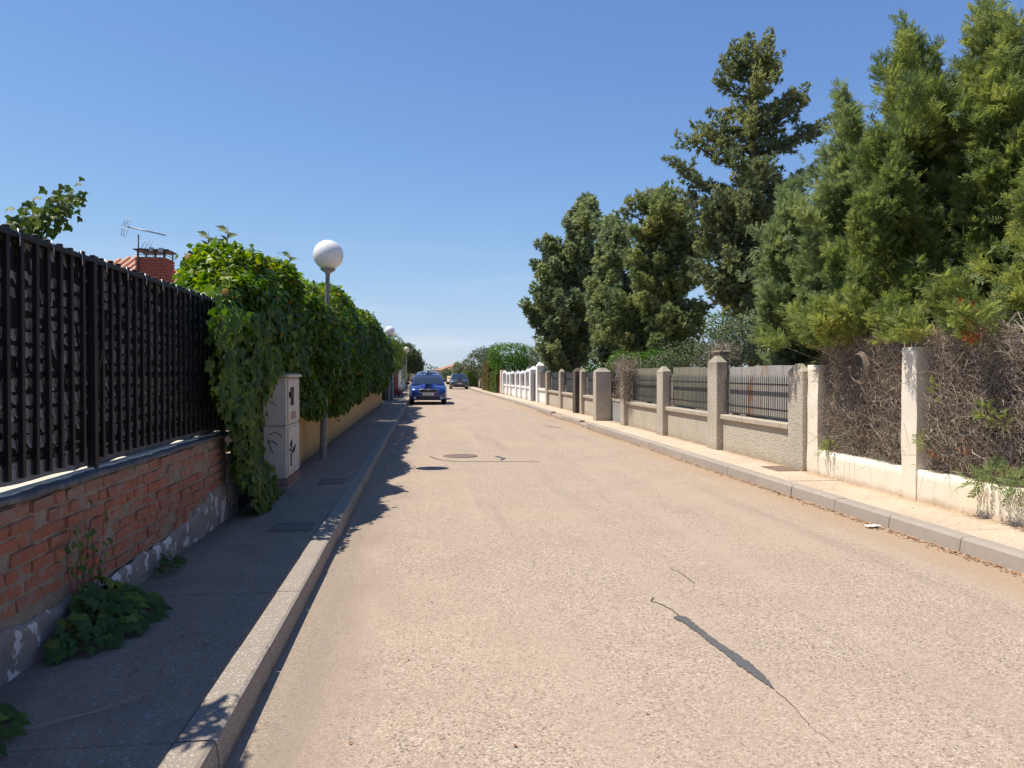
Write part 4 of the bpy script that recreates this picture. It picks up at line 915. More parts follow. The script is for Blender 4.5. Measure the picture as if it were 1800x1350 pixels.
# ------------------------------------------------------------------ right: far white wall
ww = empty('white_wall', (XR, 42, 0), 0, 'white rendered wall with pointed pillars and brown screens far down the street', 'wall')
def brown_bays(bays):
    for (y0, y1) in bays:
        g = gz(y0)
        MB().box(.05, .24, y0 - 42, y1 - 42, -.2 + g, .70 + g).build('low_wall', M['white'], ww)
        MB().box(-.01, .27, y0 - 42, y1 - 42, .702 + g, .80 + g, .01).build('coping', M['white'], ww)
        MB().box(.12, .14, y0 - 42, y1 - 42, .80 + g, 1.5 + g).build('screen', M['cane'], ww)
brown_bays([(33.4, 35.4), (37.9, 39.6), (40.0, 41.8), (42.2, 43.9), (45.2, 46.8), (47.2, 48.8), (49.2, 51.0)])
for (y0, y1, zt, x0) in ((35.4, 35.85, 1.86, -.06), (37.4, 37.9, 1.68, -.10), (39.6, 40.0, 1.58, -.05), (41.8, 42.2, 1.50, -.05), (43.9, 44.2, 1.50, -.05), (46.8, 47.2, 1.5, -.05), (48.8, 49.2, 1.46, -.05), (51.0, 51.4, 1.55, -.08)):
    g = gz(y0); pillar(MB(), x0, .30, y0 - 42, y1 - 42, -.2 + g, zt + g, .16, .25).build('pillar', M['white'], ww)
MB().box(.05, .25, 44.2 - 42, 45.2 - 42, -.2, 1.5).build('gate_surround', M['white'], ww)
MB().box(.10, .14, 36.6 - 42, 37.4 - 42, .05, 1.45).build('gate_leaf', M['blacktrim'], ww)
MB().box(.05, .24, 35.85 - 42, 36.6 - 42, -.1, 1.35).build('wall_panel', M['white'], ww)
bp = empty('brick_gate_pillar', (XR - .05, 53.2, gz(53)), 0, 'tall brown brick gate pillar with cream edge beyond the white wall', 'pillar')
MB().box(-.0, .45, .1, .55, -.1, 1.85, .02).build('shaft', M['redbrick'], bp)
MB().box(-.08, .52, .02, .63, 1.852, 1.95, .02).build('cap', M['tile'], bp)
MB().box(-.04, .3, -1.1, -.7, -.1, 1.75, .02).build('cream_post', M['cream'], bp)

# ------------------------------------------------------------------ right: near cream wall, dead twigs, mesh
XN = 5.38
cw = empty('cream_wall', (XN, 7, 0), 0, 'low cream painted wall with square pillars below the cypress hedge', 'wall')
def rough_box(x0, x1, y0, y1, z0, z1, name, seed, m=M['cream'], res=.07, top=.012):
    ny = max(3, int((y1 - y0) / res)); ys = np.linspace(y0, y1, ny); nz = max(4, int((z1 - z0) / res)); zs = np.linspace(z0, z1, nz)
    ring = [(x0, z) for z in zs] + [(x0 + .02, z1 + .004), (x1, z1 + .002)] + [(x1, z) for z in zs[::-1]]
    P = np.array([(x, y, z) for y in ys for (x, z) in ring]); P[:, 0] += .008 * snoise(P, 5, seed); P[:, 2] += np.where(P[:, 2] > z1 - .03, top * snoise(P, 6, seed + 1), 0)
    k = len(ring); F = [(j * k + i, (j + 1) * k + i, (j + 1) * k + i + 1, j * k + i + 1) for j in range(ny - 1) for i in range(k - 1)]
    q = MB().add([tuple(v) for v in P - np.array([XN, 7, 0])], F, True); q.add([tuple(v) for v in (P[:k] - np.array([XN, 7, 0]))], [tuple(range(k))]); q.add([tuple(v) for v in (P[-k:] - np.array([XN, 7, 0]))], [tuple(range(k))[::-1]])
    return q.build(name, m, cw)
rough_box(XN, XN + .22, 1.0, 10.27, .0, .45, 'low_wall', 5)
for y0, y1, z1 in ((9.98, 10.27, 1.62), (7.86, 8.12, 1.80), (5.5, 5.76, 1.85), (3.1, 3.36, 1.85)): rough_box(XN - .012, XN + .20, y0, y1, .0, z1, 'pillar', 7, top=.004)
dh = empty('dead_hedge', (XN + .15, 6.5, .45), 0, 'dense tangle of dead grey-brown twigs behind wire mesh on the cream wall', 'dead hedge')
def dpos(n, xd=.0, xs=.10):
    Y = rng.uniform(-4.3, 3.62, n); Z = rng.random(n) * 1.52; X = .0 + np.abs(rng.normal(xd, xs, n)) - .10 + .05 * snoise(np.c_[Y, Y, Z], 2.5, 77)
    gap = ((Y > 1.33) & (Y < 1.65)) | ((Y > -1.03) & (Y < -.71)) | ((Y > -3.43) & (Y < -3.11)); X = np.where(gap & (X < .09), X + .2, X); return np.c_[X, Y, Z]
dirs = lambda n: rnd(n) * np.array([.35, 1, 1]) + np.array([-.08, 0, .1])
twigs('twigs', 19000, lambda n: dpos(n), .15, .0032, M['twig'], dh, dirf=dirs, curl=1.3)
twigs('inner_twigs', 9000, lambda n: dpos(n, .18, .1), .26, .005, M['twig'], dh, dirf=dirs, curl=1.0)
twigs('long_stems', 260, lambda n: dpos(n, .02, .04) * np.array([1, 1, .9]) + np.array([0, 0, .2]), .55, .006, M['twig'], dh, dirf=dirs, curl=.8, seg=7)
MB().box(.42, .48, -4.4, 3.6, -.4, 1.5).build('dark_core_panel', M['core'], dh)  # added panel, its dark colour standing for garden shade behind the twigs
# wire mesh
q = MB()
for (ya, yb_) in ((5.78, 7.84), (8.14, 9.96)):
    s = .075; 
    for k in range(-20, 30):
        for sg in (1, -1):
            pts = []
            for t in np.arange(0, 1.36, .02):
                y = ya + (k * s * 1.0) + sg * t; 
                if ya < y < yb_: pts.append((XN - .006, y, .47 + t))
            if len(pts) > 2: q.tube([pts[0], pts[-1]], .0011, 3, cap=False)
wm = q.build('wire_mesh', M['graybar']); wm['kind'] = 'stuff'; tag(wm, 'fine diamond wire mesh stretched between the cream pillars', 'wire mesh')
# round coil of creeper hanging by the pillar
q = MB()
for k in range(5): q.tube([(XN - .06 + .01 * k, 8.95 + (.16 + .01 * k) * math.cos(a) , 1.58 + (.17 + .008 * k) * math.sin(a)) for a in np.linspace(1.2, 6.4, 14)], .004, 4)
tag(q.build('creeper_coil', M['deadwood']), 'round coil of pale dry creeper hanging high on the dead hedge', 'creeper')

def to_world(px, py, d, dd=0):
    """offline picture reading -> a place at distance d along the view (used once, for limb tips)"""
    th = R(6.55); D = d + dd; xc = (px - 900) / 1350 * D
    return Vector((D * math.sin(th) + xc * math.cos(th), D * math.cos(th) - xc * math.sin(th), EYE + (655 - py) / 1350 * D))
# ------------------------------------------------------------------ near cypresses
def cyp_tree(rows, d, n_pl, dd, label, seed, m, per=380, sz=.14, tb=.35, prad=.185, L0=(.55, 1.05), tops=(), front=0, trunk_px=None):
    """cypress filled plume by plume; rows give the left and right reach of the crown at each height"""
    global rng
    rng = np.random.default_rng(seed); g = random.Random(seed)
    ys = [r_[0] for r_ in rows]; lo = rows[-1]; mid_px = trunk_px or (lo[1] + lo[2]) / 2
    b0 = to_world(mid_px, 655, d + .25); b0.z = .03
    t = empty('cypress_tree', tuple(b0), 0, label, 'cypress', 'cypresses over the cream wall')
    top = to_world((rows[0][1] + rows[0][2]) / 2, rows[0][0] + 25, d) - b0
    trunk([(0, 0, -.1), (.04, .03, 1.2), tuple(top * .55), tuple(top * .97)], [.15, .12, .06, .012], M['bark'], t)
    pts = []
    area = [(r_[2] - r_[1]) for r_ in rows]; cum = np.concatenate([[0], np.cumsum([(a1 + a2) / 2 * (y2 - y1) for a1, a2, y1, y2 in zip(area[:-1], area[1:], ys[:-1], ys[1:])])])
    for i in range(n_pl):
        y = float(np.interp((i + g.random()) / n_pl * cum[-1], cum, ys)); l = np.interp(y, ys, [r_[1] for r_ in rows]); r = np.interp(y, ys, [r_[2] for r_ in rows])
        e = g.random(); lat = 2 * e - 1; k = math.sqrt(max(0, 1 - lat * lat)); depth = (-1 if g.random() < .62 else 1) * dd * k * g.uniform(.45, 1)
        pts.append((to_world(l + (r - l) * e, y, d, depth), lat))
    for (x, y) in tops: pts.append((to_world(x, y, d, g.uniform(-.2, .2)), 0))
    for i in range(front): pts.append((Vector((g.uniform(5.02, 5.35), b0.y + g.uniform(-1.0, 1.0), g.uniform(2.0, 2.45))), 0))
    pl = []; q = MB()
    for i, (p, lat) in enumerate(pts):
        p = p - b0; ax = top * min(1, max(.05, (p.z - .35) / top.z)); out = Vector((p.x - ax.x, p.y - ax.y, 0))
        if out.length > .01: out.normalize()
        dr = (out * g.uniform(.35, .85) + Vector((0, 0, g.uniform(.35, 1.0)))).normalized(); L_ = g.uniform(*L0)
        if p.z > top.z * .85: dr = (dr + Vector((0, 0, .9))).normalized()
        base = p - dr * L_; tn = tb + .18 * math.sin(i * 1.7) + g.uniform(-.12, .15); pl.append((base, p, prad * g.uniform(.8, 1.25), tn))
        for k in range(2):
            b2 = base.lerp(p, g.uniform(.2, .8)); d2 = (dr + Vector((g.uniform(-.9, .9), g.uniform(-.9, .9), g.uniform(-.2, .6)))).normalized(); pl.append((b2, b2 + d2 * L_ * .5, prad * .5, tn + .06))
        if i % 2 == 0: q.tube([ax * .85, (ax * .85).lerp(base, .5) + Vector((0, 0, -.08)), base.lerp(p, .6)], [.028, .018, .004], 5)
    q.build('limbs', M['bark'], t)['kind'] = 'stuff'
    P_, D_, N_, T_ = plumes_to_sprays(pl, per, tilt=.75)
    nin = 900; s_ = rng.random(nin); I = np.array([top.x, top.y, 0]) * s_[:, None] + np.c_[rng.normal(0, .35, nin) , rng.normal(0, .35, nin), 1.6 + (top.z - 2.1) * s_]
    P_ = np.concatenate([P_, I]); D_ = np.concatenate([D_, rnd(nin)]); N_ = np.concatenate([N_, rnd(nin)]); T_ = np.concatenate([T_, rng.random(nin) * .3]); S_ = sz * rng.uniform(.6, 1.3, len(P_)); S_[-nin:] *= 1.5
    wx = P_[:, 0] + b0.x; keep = ~((P_[:, 2] < 1.86 + .10 * snoise(P_, 3.0, 3)) & (wx < 6.05)) & (wx > 4.7) & (P_[:, 2] > 1.35)
    scatter('crown', 'spray', P_[keep], D_[keep], N_[keep], S_[keep], T_[keep], M[m], t)
    return t
cyp_tree([(345, 1368, 1415), (400, 1352, 1470), (470, 1342, 1480), (560, 1330, 1470), (625, 1345, 1450)], 13.3, 80, .75, 'rounded bluish-green cypress, leftmost of the hedge above the railings', 101, 'cypress_blue', sz=.15, tops=((1395, 320), (1352, 395), (1335, 470)))
cyp_tree([(190, 1474, 1490), (235, 1485, 1545), (300, 1442, 1590), (370, 1408, 1600), (450, 1398, 1620), (560, 1408, 1640), (612, 1430, 1640)], 12.0, 100, .9, 'leaning bluish cypress with an open top, second in the hedge', 102, 'cypress_blue', sz=.145, tops=((1474, 165), (1500, 195), (1447, 268), (1480, 180)))
cyp_tree([(75, 1588, 1604), (120, 1556, 1650), (180, 1545, 1690), (260, 1515, 1720), (350, 1490, 1740), (450, 1455, 1760), (540, 1450, 1760), (600, 1500, 1760)], 10.5, 150, 1.0, 'broad yellow-green cypress behind the square cream pillar', 103, 'cypress', sz=.135, tops=((1590, 55), (1640, 85), (1610, 68), (1690, 120), (1545, 105)), front=7)
cyp_tree([(30, 1716, 1740), (80, 1700, 1800), (140, 1695, 1850), (250, 1690, 1900), (400, 1690, 1900), (600, 1700, 1900)], 9.9, 120, .9, 'tallest bright cypress with a bluish spire near the right edge', 104, 'cypress', sz=.135, tops=((1722, 8), (1745, 40), (1790, 55), (1700, 60), (1812, 60)), front=5)
cyp_tree([(200, 1830, 1960), (300, 1800, 2000), (450, 1780, 2000), (600, 1770, 2000)], 8.3, 75, .8, 'green cypress crowding the right edge above the twigs', 105, 'cypress', sz=.13, tb=.45, front=7)
cyp_tree([(150, 2150, 2300), (350, 2050, 2450), (600, 2000, 2500)], 6.9, 30, .7, 'cypress at the near end of the hedge by the kerb', 106, 'cypress', sz=.19, per=80)
rng = np.random.default_rng(55)
# browned spray cluster, and green tufts growing out of the dead hedge
def tuft_cluster(name, pls, m, label, per=120, sz=.16):
    t = empty(name, tuple(pls[0][0]), 0, label, 'branch' if 'branch' in label else 'shrub')
    P_, D_, N_, T_ = plumes_to_sprays(pls, per); scatter('sprays', 'spray', P_ - np.array(pls[0][0]), D_, N_, sz * rng.uniform(.6, 1.2, len(P_)), T_, M[m], t)
    MB().tube([(0, 0, 0), tuple(Vector(pls[0][1]) - Vector(pls[0][0]))], [.008, .003], 4).build('stem', M['bark'], t)
tuft_cluster('browned_branch', [((5.30, 6.95, 2.02), (5.18, 6.9, 2.22), .10, .3), ((5.28, 6.85, 2.0), (5.15, 6.75, 1.86), .09, .3)], 'browned', 'rust-brown dead branch among the green cypress sprays at right', 900, .07)
tuft_cluster('cypress_shoot', [((5.40, 6.75, .55), (5.16, 6.45, .62), .15, .3), ((5.40, 6.5, .5), (5.15, 6.1, .58), .17, .3), ((5.42, 6.2, .5), (5.14, 5.85, .66), .17, .3), ((5.42, 6.75, .48), (5.2, 6.9, .50), .12, .3), ((5.45, 6.0, .6), (5.2, 5.6, .8), .16, .3)], 'cypress_blue', 'low green cypress shoots spilling over the cream wall at right', 220, .15)
tuft_cluster('cypress_shoot', [((5.45, 6.85, 1.05), (5.26, 6.7, 1.25), .09, .5), ((5.45, 6.65, 1.0), (5.27, 6.55, 1.15), .08, .5)], 'cypress', 'single green cypress shoot growing from the middle of the dead twigs', 260, .12)
tuft_cluster('cypress_shoot', [((5.42, 9.75, .50), (5.30, 9.55, .58), .09, .5), ((5.42, 9.6, .46), (5.3, 9.75, .52), .08, .4)], 'cypress', 'small olive cypress shoot low at the left end of the dead hedge', 240, .12)
tuft_cluster('cypress_shoot', [((5.45, 7.75, .72), (5.3, 7.7, .84), .07, .6), ((5.45, 7.6, 1.3), (5.3, 7.5, 1.4), .07, .5)], 'cypress', 'small bright cypress shoot just right of the square cream pillar', 260, .10)
tuft_cluster('browned_branch', [((5.42, 7.55, .72), (5.32, 7.5, .66), .08, .3), ((5.42, 7.15, .78), (5.32, 7.05, .72), .07, .3), ((5.42, 6.6, .62), (5.33, 6.5, .6), .06, .3)], 'browned', 'rust-coloured dead branch low in the twigs right of the pillar', 600, .055)
tuft_cluster('browned_branch', [((5.42, 10.05, 1.60), (5.34, 10.0, 1.54), .05, .3)], 'browned', 'tiny rust-coloured dead branch on top of the first cream pillar', 500, .05)

# ------------------------------------------------------------------ big dark conifer and its neighbours
def limb_tree(base, tips, top, trunk_r, label, seed, m, kind='tuft', per=95, sz=.15, prad=.20, cat='conifer', group=None, name='conifer_tree', rise=.5, side=2, droop=.25, extra_trunks=()):
    global rng
    rng = np.random.default_rng(seed); random.seed(seed)
    t = empty(name, base, 0, label, cat, group); b0 = Vector(base); top = Vector(top) - b0
    trunk([(0, 0, -.1), top * .3 + Vector((.1, .05, 0)), top * .6 + Vector((-.05, 0, 0)), top * .98], [trunk_r, trunk_r * .8, trunk_r * .5, .03], M['bark'], t)
    q = MB(); pl = []
    for tip in tips:
        tp = Vector(tip) - b0; h = max(.5, tp.z - rise * math.hypot(tp.x - top.x * .5, tp.y - top.y * .5)); h = min(h, top.z * .97)
        st = top * (h / top.z)
        vec = tp - st; L_ = vec.length; mid = st + vec * .5 + Vector((0, 0, -droop * L_ * .25))
        q.tube([st, mid, tp], [.02 + .018 * L_, .012 + .010 * L_, .005], 5)
        pts = [st + (mid - st) * .35, st + (mid - st) * .75, mid, mid + (tp - mid) * .5, tp]
        n = max(2, int(L_ / .42)); tn = random.uniform(.15, .75)
        for i in range(n):
            s = .18 + .82 * (i + random.random() * .5) / n
            p = (st.lerp(mid, s * 2) if s < .5 else mid.lerp(tp, s * 2 - 1))
            d = vec.normalized()
            pl.append((p - d * .2, p + d * .38 + Vector((0, 0, random.uniform(0, .15))), prad * random.uniform(.8, 1.25), tn + random.uniform(-.1, .1)))
            for k in range(side):
                dv = (d * .5 + Vector((random.uniform(-1, 1), random.uniform(-1, 1), random.uniform(-.45, .55)))).normalized(); pl.append((p, p + dv * random.uniform(.35, .75) * (1.1 - .5 * s), prad * .8, tn + random.uniform(-.15, .15)))
    q.build('limbs', M['bark'], t)['kind'] = 'stuff'
    for (pts, r) in extra_trunks: trunk([Vector(p) - b0 for p in pts], r, M['deadwood'], t, 'dead_stem', 6)
    P_, D_, N_, T_ = plumes_to_sprays(pl, per, tilt=.4)
    scatter('crown', kind, P_, D_, N_, sz * rng.uniform(.7, 1.3, len(P_)), T_, M[m], t)
    return t
def fill(outline, n, d, dd, seed):
    """random limb tips inside a silhouette polygon given as (px, left..right) rows"""
    g = random.Random(seed); out = []
    ys = [r_[0] for r_ in outline]
    for i in range(n):
        y = g.uniform(ys[0], ys[-1]); l = np.interp(y, ys, [r_[1] for r_ in outline]); r = np.interp(y, ys, [r_[2] for r_ in outline])
        e = g.random(); x = l + (r - l) * e; lat = abs(2 * e - 1); out.append(to_world(x, y, d, g.uniform(-dd, dd) * (1 - .6 * lat)))
    return out
D1 = 18.0
tips = [to_world(px_, py_, D1, dd) for px_, py_, dd in [(1298, 92, 0), (1345, 82, .1), (1262, 152, .2), (1275, 118, -.2), (1360, 125, .2), (1418, 155, .1), (1408, 175, .4), (1453, 212, 0), (1430, 222, -.4), (1245, 205, 0), (1190, 238, .1), (1172, 280, -.1),
    (1200, 300, .3), (1215, 365, -.2), (1440, 290, .3), (1405, 330, -.4), (1195, 335, .2), (1225, 430, .1), (1245, 500, -.3), (1270, 528, .2), (1310, 470, -.8), (1385, 380, .5), (1380, 450, -.3), (1300, 520, .6), (1236, 380, -.6), (1340, 110, -.3), (1285, 250, -1.1), (1350, 280, -1.2), (1300, 350, -1.3), (1350, 400, -1.2), (1270, 440, -1.0), (1320, 200, -.8)]]
tips += fill([(100, 1280, 1360), (150, 1262, 1370), (210, 1225, 1400), (280, 1200, 1420), (360, 1200, 1410), (440, 1210, 1400), (520, 1240, 1300)], 46, D1, 1.2, 3) + fill([(330, 1205, 1410), (440, 1205, 1400), (540, 1225, 1330)], 20, D1, 1.2, 13)
limb_tree(tuple(to_world(1328, 655, D1)[:2]) + (.03,), tips, to_world(1322, 85, D1), .24, 'tallest dark ragged conifer with long upswept branches, standing behind the railings', 201, 'darkcon', per=105, sz=.12, prad=.135, side=2)
D2 = 25.0
tips = fill([(345, 1105, 1195), (380, 1098, 1235), (440, 1090, 1262), (520, 1055, 1245), (590, 1045, 1236), (630, 1065, 1215)], 135, D2, 1.8, 5) + [to_world(a, b_, D2) for a, b_ in ((1105, 352), (1128, 348), (1155, 345), (1170, 340), (1098, 372), (1245, 470), (1240, 530), (1232, 575))]
limb_tree(tuple(to_world(1165, 655, D2)[:2]) + (.03,), tips, to_world(1160, 350, D2), .22, 'broad olive-green conifer with flat layered branches left of the tallest one', 202, 'midcon', per=62, sz=.165, prad=.19, side=2, kind='tuft', rise=.4)
D3 = 34.0
tips = fill([(352, 1025, 1036), (390, 995, 1052), (420, 960, 1060), (470, 942, 1062), (520, 932, 1060), (560, 950, 1060), (600, 942, 1050), (622, 955, 1040)], 110, D3, 1.9, 6) + [to_world(a, b_, D3) for a, b_ in ((1030, 352), (948, 428), (960, 415), (922, 530), (926, 545), (1000, 385), (940, 460), (935, 500))]
limb_tree(tuple(to_world(1003, 655, D3)[:2]) + (.03,), tips, to_world(1030, 352, D3), .26, 'dense pointed grey-green cypress at the left of the conifer group', 203, 'bluecon', per=54, sz=.21, prad=.26, side=2, kind='tuft5', rise=1.0)
D4 = 30.0
tips = fill([(392, 1074, 1088), (430, 1058, 1108), (480, 1035, 1135), (540, 1035, 1140), (600, 1035, 1135), (628, 1045, 1120)], 110, D4, 1.5, 7) + [to_world(1080, 392, D4), to_world(1050, 382, D4 + 1)]
limb_tree(tuple(to_world(1075, 655, D4)[:2]) + (.03,), tips, to_world(1080, 394, D4), .20, 'slimmer yellow-green cypress between the pointed one and the broad conifer', 204, 'bluecon', per=56, sz=.20, prad=.24, side=2, kind='tuft5', rise=1.0)

# ------------------------------------------------------------------ broadleaf trees and shrubs
def blob_tree(name, blobs, n, size, m, label, base, cat, seed, kind='oval', trunk_h=None, group=None, dens=True, z0=None):
    """crown of several uneven leaf masses: blobs (x, y, z, rx, ry, rz)"""
    global rng
    rng = np.random.default_rng(seed); random.seed(seed)
    t = empty(name, base, 0, label, cat, group); b0 = np.array(base, float)
    vol = np.array([b_[3] * b_[5] + b_[3] * b_[4] for b_ in blobs]); cnt = (n * vol / vol.sum()).astype(int)
    P_ = []; N_ = []
    for bl, c in zip(blobs, cnt):
        d = unit(rnd(c)); r = 1 - np.abs(rng.normal(0, .17, c)); p = d * np.array(bl[3:]) * r[:, None] + np.array(bl[:3])
        p += d * (.16 * max(bl[3:]) * snoise(p, 2.2 / max(.4, max(bl[3:])), seed))[:, None] + d * (.10 * max(bl[3:]) * snoise(p, 6 / max(.4, max(bl[3:])), seed + 1))[:, None]
        P_.append(p); N_.append(d)
    P_ = np.concatenate(P_); N_ = np.concatenate(N_)
    if z0 is not None: k = P_[:, 2] > z0; P_, N_ = P_[k], N_[k]
    c = len(P_)
    scatter('crown', kind, P_ - b0, N_ * .5 + rnd(c) * .6 + np.array([0, 0, -.25]), N_ + rnd(c) * .5 + np.array([0, 0, .4]), size * rng.uniform(.6, 1.35, c), np.clip(rng.beta(2, 2, c) + .25 * snoise(P_, 1.5, seed + 5), 0, 1), M[m], t)
    q = MB(); z_end = blobs[0][2]
    q.tube([(0, 0, -.1), (.05, 0, (z_end - b0[2]) * .5), tuple(np.array(blobs[0][:3]) - b0)], [.10, .07, .02], 6)
    o1 = q.build('trunk', M['bark'], t)
    q = MB()
    for bl in blobs[1:]:
        q.tube([(.03, 0, (z_end - b0[2]) * .4), tuple((np.array(bl[:3]) - b0) * np.array([.6, .6, .75])), tuple(np.array(bl[:3]) - b0)], [.04, .03, .01], 5)
    if blobs[1:]: q.build('limbs', M['bark'], t)['kind'] = 'stuff'
    return t
def W(px_, py_, d): return tuple(to_world(px_, py_, d))
def B(px_, py_, d, rx, ry, rz): x, y, z = to_world(px_, py_, d); return (x, y, z, rx, ry, rz)
def G(px_, d): x, y, z = to_world(px_, 655, d); return (x, y, gz(y))
blob_tree('garden_tree', [B(900, 625, 54, 1.5, 1.5, 1.05), B(878, 628, 54, .9, 1, .9), B(925, 632, 54, 1.1, 1.2, .9), B(905, 645, 54, 1.9, 1.2, .7)], 9000, .13, 'green', 'bright green leafy tree rising behind the far white wall', G(900, 54), 'tree', 301)
blob_tree('garden_tree', [B(955, 632, 48, .9, 1, 1.0), B(970, 640, 48, .9, 1, .9)], 3500, .12, 'olive', 'grey-green shrubby tree right of the bright green tree', G(958, 48), 'tree', 302)
blob_tree('garden_tree', [B(1215, 628, 20, .9, .8, .42), B(1175, 640, 20, .6, .6, .3), B(1245, 632, 20, .6, .6, .35)], 5000, .055, 'olive', 'olive shrub showing above the greenish railing panels', G(1215, 20), 'shrub', 303)
blob_tree('garden_tree', [B(1290, 600, 17, .42, .5, .5), B(1300, 625, 17, .5, .5, .3)], 3600, .05, 'olive', 'pale grey-green shrub behind the stone pillar', G(1292, 17), 'shrub', 304)
blob_tree('garden_tree', [B(1150, 640, 23, .8, .6, .4), B(1110, 640, 23, .8, .6, .35)], 4200, .07, 'green', 'low bright shrub under the broad conifer, above the gate', G(1140, 23), 'shrub', 305)
blob_tree('garden_tree', [B(1060, 640, 38, 1.2, .8, .6), B(1020, 645, 38, 1.2, .8, .5)], 3500, .10, 'green', 'low green bush between the trunks of the conifer group', G(1050, 38), 'shrub', 306)
blob_tree('garden_tree', [B(1250, 600, 38, 2.6, 1.2, 1.3), B(1330, 610, 38, 2.6, 1.2, 1.2), B(1190, 615, 38, 2, 1.2, 1.0)], 9000, .13, 'farg', 'row of darker garden trees seen through the gap under the tallest conifer', G(1270, 38), 'tree', 307)
blob_tree('garden_tree', [B(1270, 575, 60, 2.4, 1.5, 1.2), B(1320, 590, 60, 3, 1.5, 1.6)], 3500, .2, 'green', 'lighter tree far off in the gap beside the dark trunk', G(1285, 60), 'tree', 308)
# far hedges and trees on the right
def block_hedge(x0, x1, y0, y1, z1, n, size, m, label, seed):
    global rng
    rng = np.random.default_rng(seed)
    t = empty('garden_hedge', ((x0 + x1) / 2, (y0 + y1) / 2, gz(y0)), 0, label, 'hedge'); o0 = np.array(t.location)
    P_ = np.c_[rng.uniform(x0, x1, n), rng.uniform(y0, y1, n), rng.uniform(0, z1, n)]; f = rng.integers(0, 3, n)
    N_ = np.zeros((n, 3)); P_[f == 0, 0] = x0; N_[f == 0, 0] = -1; P_[f == 1, 1] = y0; N_[f == 1, 1] = -1; P_[f == 2, 2] = z1; N_[f == 2, 2] = 1
    P_ += N_ * (.10 * snoise(P_, 2.2, seed) - np.abs(rng.normal(0, .08, n)))[:, None]; P_[:, 2] += gz(y0)
    scatter('foliage', 'lobe4', P_ - o0, rnd(n) * .5 + np.array([0, 0, -.8]), N_ + rnd(n) * .5, size * rng.uniform(.6, 1.3, n), np.clip(rng.random(n) + .3 * snoise(P_, 1.2, seed), 0, 1), M[m], t)
    MB().box(x0 + .15 - o0[0], x1 - .15 - o0[0], y0 + .15 - o0[1], y1 - .15 - o0[1], 0, z1 - .15).build('stems_or_core', M['core'], t)  # solid block, shade inside the hedge put into its dark colour
block_hedge(5.15, 6.2, 55, 60.5, 1.65, 6000, .10, 'hedgeg', 'clipped yellow-green hedge beside the brown brick gate pillar', 320)
block_hedge(5.1, 6.3, 61, 68, 2.55, 9000, .11, 'hedgeb', 'taller brownish hedge standing just behind the clipped green one', 321)
block_hedge(5.0, 6.2, 88, 104, 1.9, 5000, .14, 'hedgeg', 'far yellow-green hedge behind the dark parked car', 322)
blob_tree('garden_tree', [B(842, 640, 78, 1.3, 1, 1.6), B(850, 625, 78, 1.0, 1, .8)], 3000, .16, 'farg', 'dark green tree behind the brownish hedge', G(845, 78), 'tree', 330)
blob_tree('garden_tree', [B(858, 640, 70, 1.0, 1, 1.5), B(865, 625, 70, .6, .8, .9)], 3000, .14, 'farg', 'dark leafy tree leaning behind the bright green tree', G(860, 70), 'tree', 331)
blob_tree('garden_tree', [B(822, 648, 110, 1.6, 1.5, 1.4), B(812, 652, 110, 1.4, 1.5, 1.0)], 2200, .22, 'olive', 'pale green far tree behind the dark parked car', G(820, 110), 'tree', 332)
blob_tree('garden_tree', [B(798, 655, 150, 2.2, 2, 1.3), B(788, 657, 150, 1.6, 2, 1.0)], 1800, .3, 'farg', 'low dark tree at the far end of the street', G(795, 150), 'tree', 333)
blob_tree('garden_tree', [B(768, 658, 190, 1.8, 2, 1.2), B(752, 659, 190, 3.0, 2, 1.0)], 1800, .3, 'farg', 'low line of trees closing the horizon over the cars', G(765, 190), 'tree', 334)
blob_tree('garden_tree', [B(700, 655, 190, 14, 3, 1.8), B(640, 655, 190, 12, 3, 2.2), B(850, 655, 190, 16, 3, 1.6)], 7000, .4, 'farg', 'distant belt of trees behind the gardens', G(740, 190), 'trees', 335)
# blue-grey spruce spire and spiky palm-like plant
sp2 = limb_tree(G(804, 112), fill([(641, 802, 806), (648, 799, 809), (658, 797, 811)], 24, 112, 1.0, 8), to_world(804, 640, 112), .14, 'small blue-grey spruce spire far down the street', 340, 'bluecon', per=16, sz=.36, prad=.35, side=1, kind='tuft5', name='spruce_tree', cat='spruce')
pm = empty('spiky_plant', G(829, 92), 0, 'spiky palm-like plant leaning over the brownish hedge', 'palm')
pm0 = Vector(pm.location); q = MB(); c = to_world(827, 628, 92)
MB().tube([(0, 0, 0), tuple((c - pm0) * .5 + Vector((.15, 0, 0))), tuple(c - pm0)], [.09, .07, .05], 6).build('trunk', M['bark'], pm)
for i in range(15):
    a = i * 2.4; L_ = 1.0 + .2 * math.sin(i * 3); el = .9 - (i % 5) * .35; dx = Vector((math.cos(a) * math.cos(el), math.sin(a) * math.cos(el), math.sin(el)))
    p0 = c - pm0; p1 = p0 + dx * L_ * .6; p2 = p0 + dx * L_ + Vector((0, 0, -.25)); s_ = dx.cross(Vector((0, 0, 1))).normalized() * .09
    b_ = MB().add([p0, p1 + s_, p1 - s_, p2], [(0, 1, 2), (1, 3, 2)]); b_.build('leaf', M['farg'], pm)
